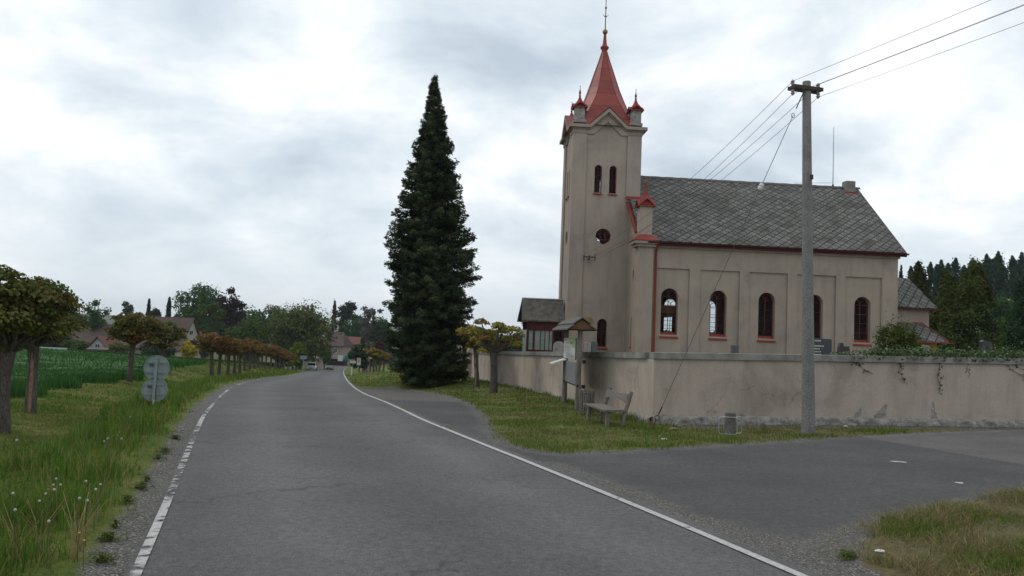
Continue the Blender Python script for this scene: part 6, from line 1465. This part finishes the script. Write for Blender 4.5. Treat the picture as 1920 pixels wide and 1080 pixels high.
# dandelions
def dandelion(seedhead):
    t = thing('dandelion', 'x', 'flower'); h = 1.0; mb = MB(); mb.ring([(0, 0, 0), (.03, 0, .6), (.02, .02, .96)], .012 if seedhead else .014, 5); mb.build('stem', M['leafstem'], t)
    mb = MB(); r = .034 if seedhead else .045
    mb.lathe([(0, -r)]+[(r*math.sin(a), -r*math.cos(a)*(1 if seedhead else .35)) for a in np.linspace(.3, 2.9, 7)]+[(0, r*(1 if seedhead else .35))], 10, (.02, .02, 1.0)); mb.build('head', M['dandelion'] if seedhead else M['dandelion_yellow'], t, smooth=True)
    return t
M['leafstem'] = simple('flower_stem', (.07, .09, .03), (.09, .08, .03), 5, .7)
pw = [(102, 883), (96, 898), (109, 895), (98, 911), (82, 920), (70, 937), (154, 887), (185, 898), (176, 909), (142, 930), (160, 932), (24, 959), (87, 988), (198, 826), (192, 832), (223, 826), (243, 774), (15, 917), (30, 828), (24, 833)]
protoW, protoY = dandelion(True), dandelion(False)
usedW = usedY = False
def place(pr_, px, py, hh, lab, grp, first):
    p = onground(px, py+hh*260/ (1 if py > 860 else 1.8))
    if p is None: return
    if first: pr_.location = p; pr_.scale = (hh*1.0,)*3; pr_['label'] = lab; pr_['group'] = grp
    else: dup(pr_, p, rng.uniform(0, 6), (hh,)*3, lab, grp)
pw.sort(); ORD3 = ORD+['eighteenth', 'nineteenth', 'twentieth']
for i, (px, py) in enumerate(pw): place(protoW, px, py, .30+.08*rng.random(), 'white dandelion seed head in the left verge, '+ORD3[i]+' from the left', 'dandelion clocks in the left verge', i == 0)
for i, (px, py) in enumerate(sorted(((322, 803), (86, 910), (203, 820), (223, 808), (219, 815), (275, 790), (145, 1004), (155, 1022), (960, 797), (985, 803), (990, 805), (1149, 795), (1002, 820)))):
    place(protoY, px, py, .22 if px < 900 else .12, 'yellow dandelion low in the roadside grass, '+ORD[i]+' from the left', 'yellow dandelions', i == 0)
# straw stalks in the corner of the verge
for i, (px, py) in enumerate(((72, 1045), (138, 1062), (150, 1040), (30, 1060))):
    p = onground(px, py); mb = MB()
    for q in range(7):
        a = rng.uniform(0, 6.28); l = rng.uniform(.25, .5); mb.ring([(0, 0, 0), (l*.15*math.cos(a), l*.15*math.sin(a), l*.6), (l*.45*math.cos(a), l*.45*math.sin(a), l)], [.004, .003, .002], 4)
    o = mb.build('dry_stalks', M['strawstalk'] if 'strawstalk' in M else M.setdefault('strawstalk', simple('straw', (.26, .2, .09), (.18, .14, .06), 5, .8))); o.location = p; tag(o, 'tuft of straw-coloured dry stalks in the left verge, '+['second', 'third', 'rightmost', 'leftmost'][i]+' of four', 'dry plant', 'dry stalks in the left verge')
# loose stones
for i, (px, py, s_) in enumerate(((1245, 826, .06), (1238, 820, .04), (1585, 801, .06), (1650, 1042, .05), (1262, 806, .10), (1275, 800, .07))):
    p = onground(px, py); mb = MB(); mb.lathe([(0, -.4), (.7, -.3), (1, .05), (.75, .35), (0, .5)], 7); o = mb.build('loose_stone', M['white'] if i < 4 else M['stone']); o.location = p+Vector((0, 0, .02)); o.scale = (s_, s_*.7, s_*.6); tag(o, ['pale stone in grass near the wall corner', 'small pale pebble left of the larger one', 'white fragment on the earth right of the pole', 'white pebble at the dry grass corner', 'fallen rubble lump under the wall corner', 'second rubble lump beside the wall foot'][i], 'stone')
print('faces', sum(len(o.data.polygons) for o in col.objects if o.type == 'MESH'), 'objects', len(col.objects))

# ================================================================== HAZE
hzm = bpy.data.materials.new('pale_air'); hzm.use_nodes = True; t = hzm.node_tree; t.nodes.clear()
ho = N(t, 'ShaderNodeOutputMaterial'); pv = N(t, 'ShaderNodeVolumePrincipled'); pv.inputs['Color'].default_value = (.86, .92, .98, 1); pv.inputs['Density'].default_value = HAZE; pv.inputs['Anisotropy'].default_value = .1
t.links.new(pv.outputs[0], ho.inputs['Volume'])
mb = MB(); mb.box(-4600, 3600, -60, 4600, -16, 112); o = mb.build('haze', hzm); tag(o, kind='stuff')
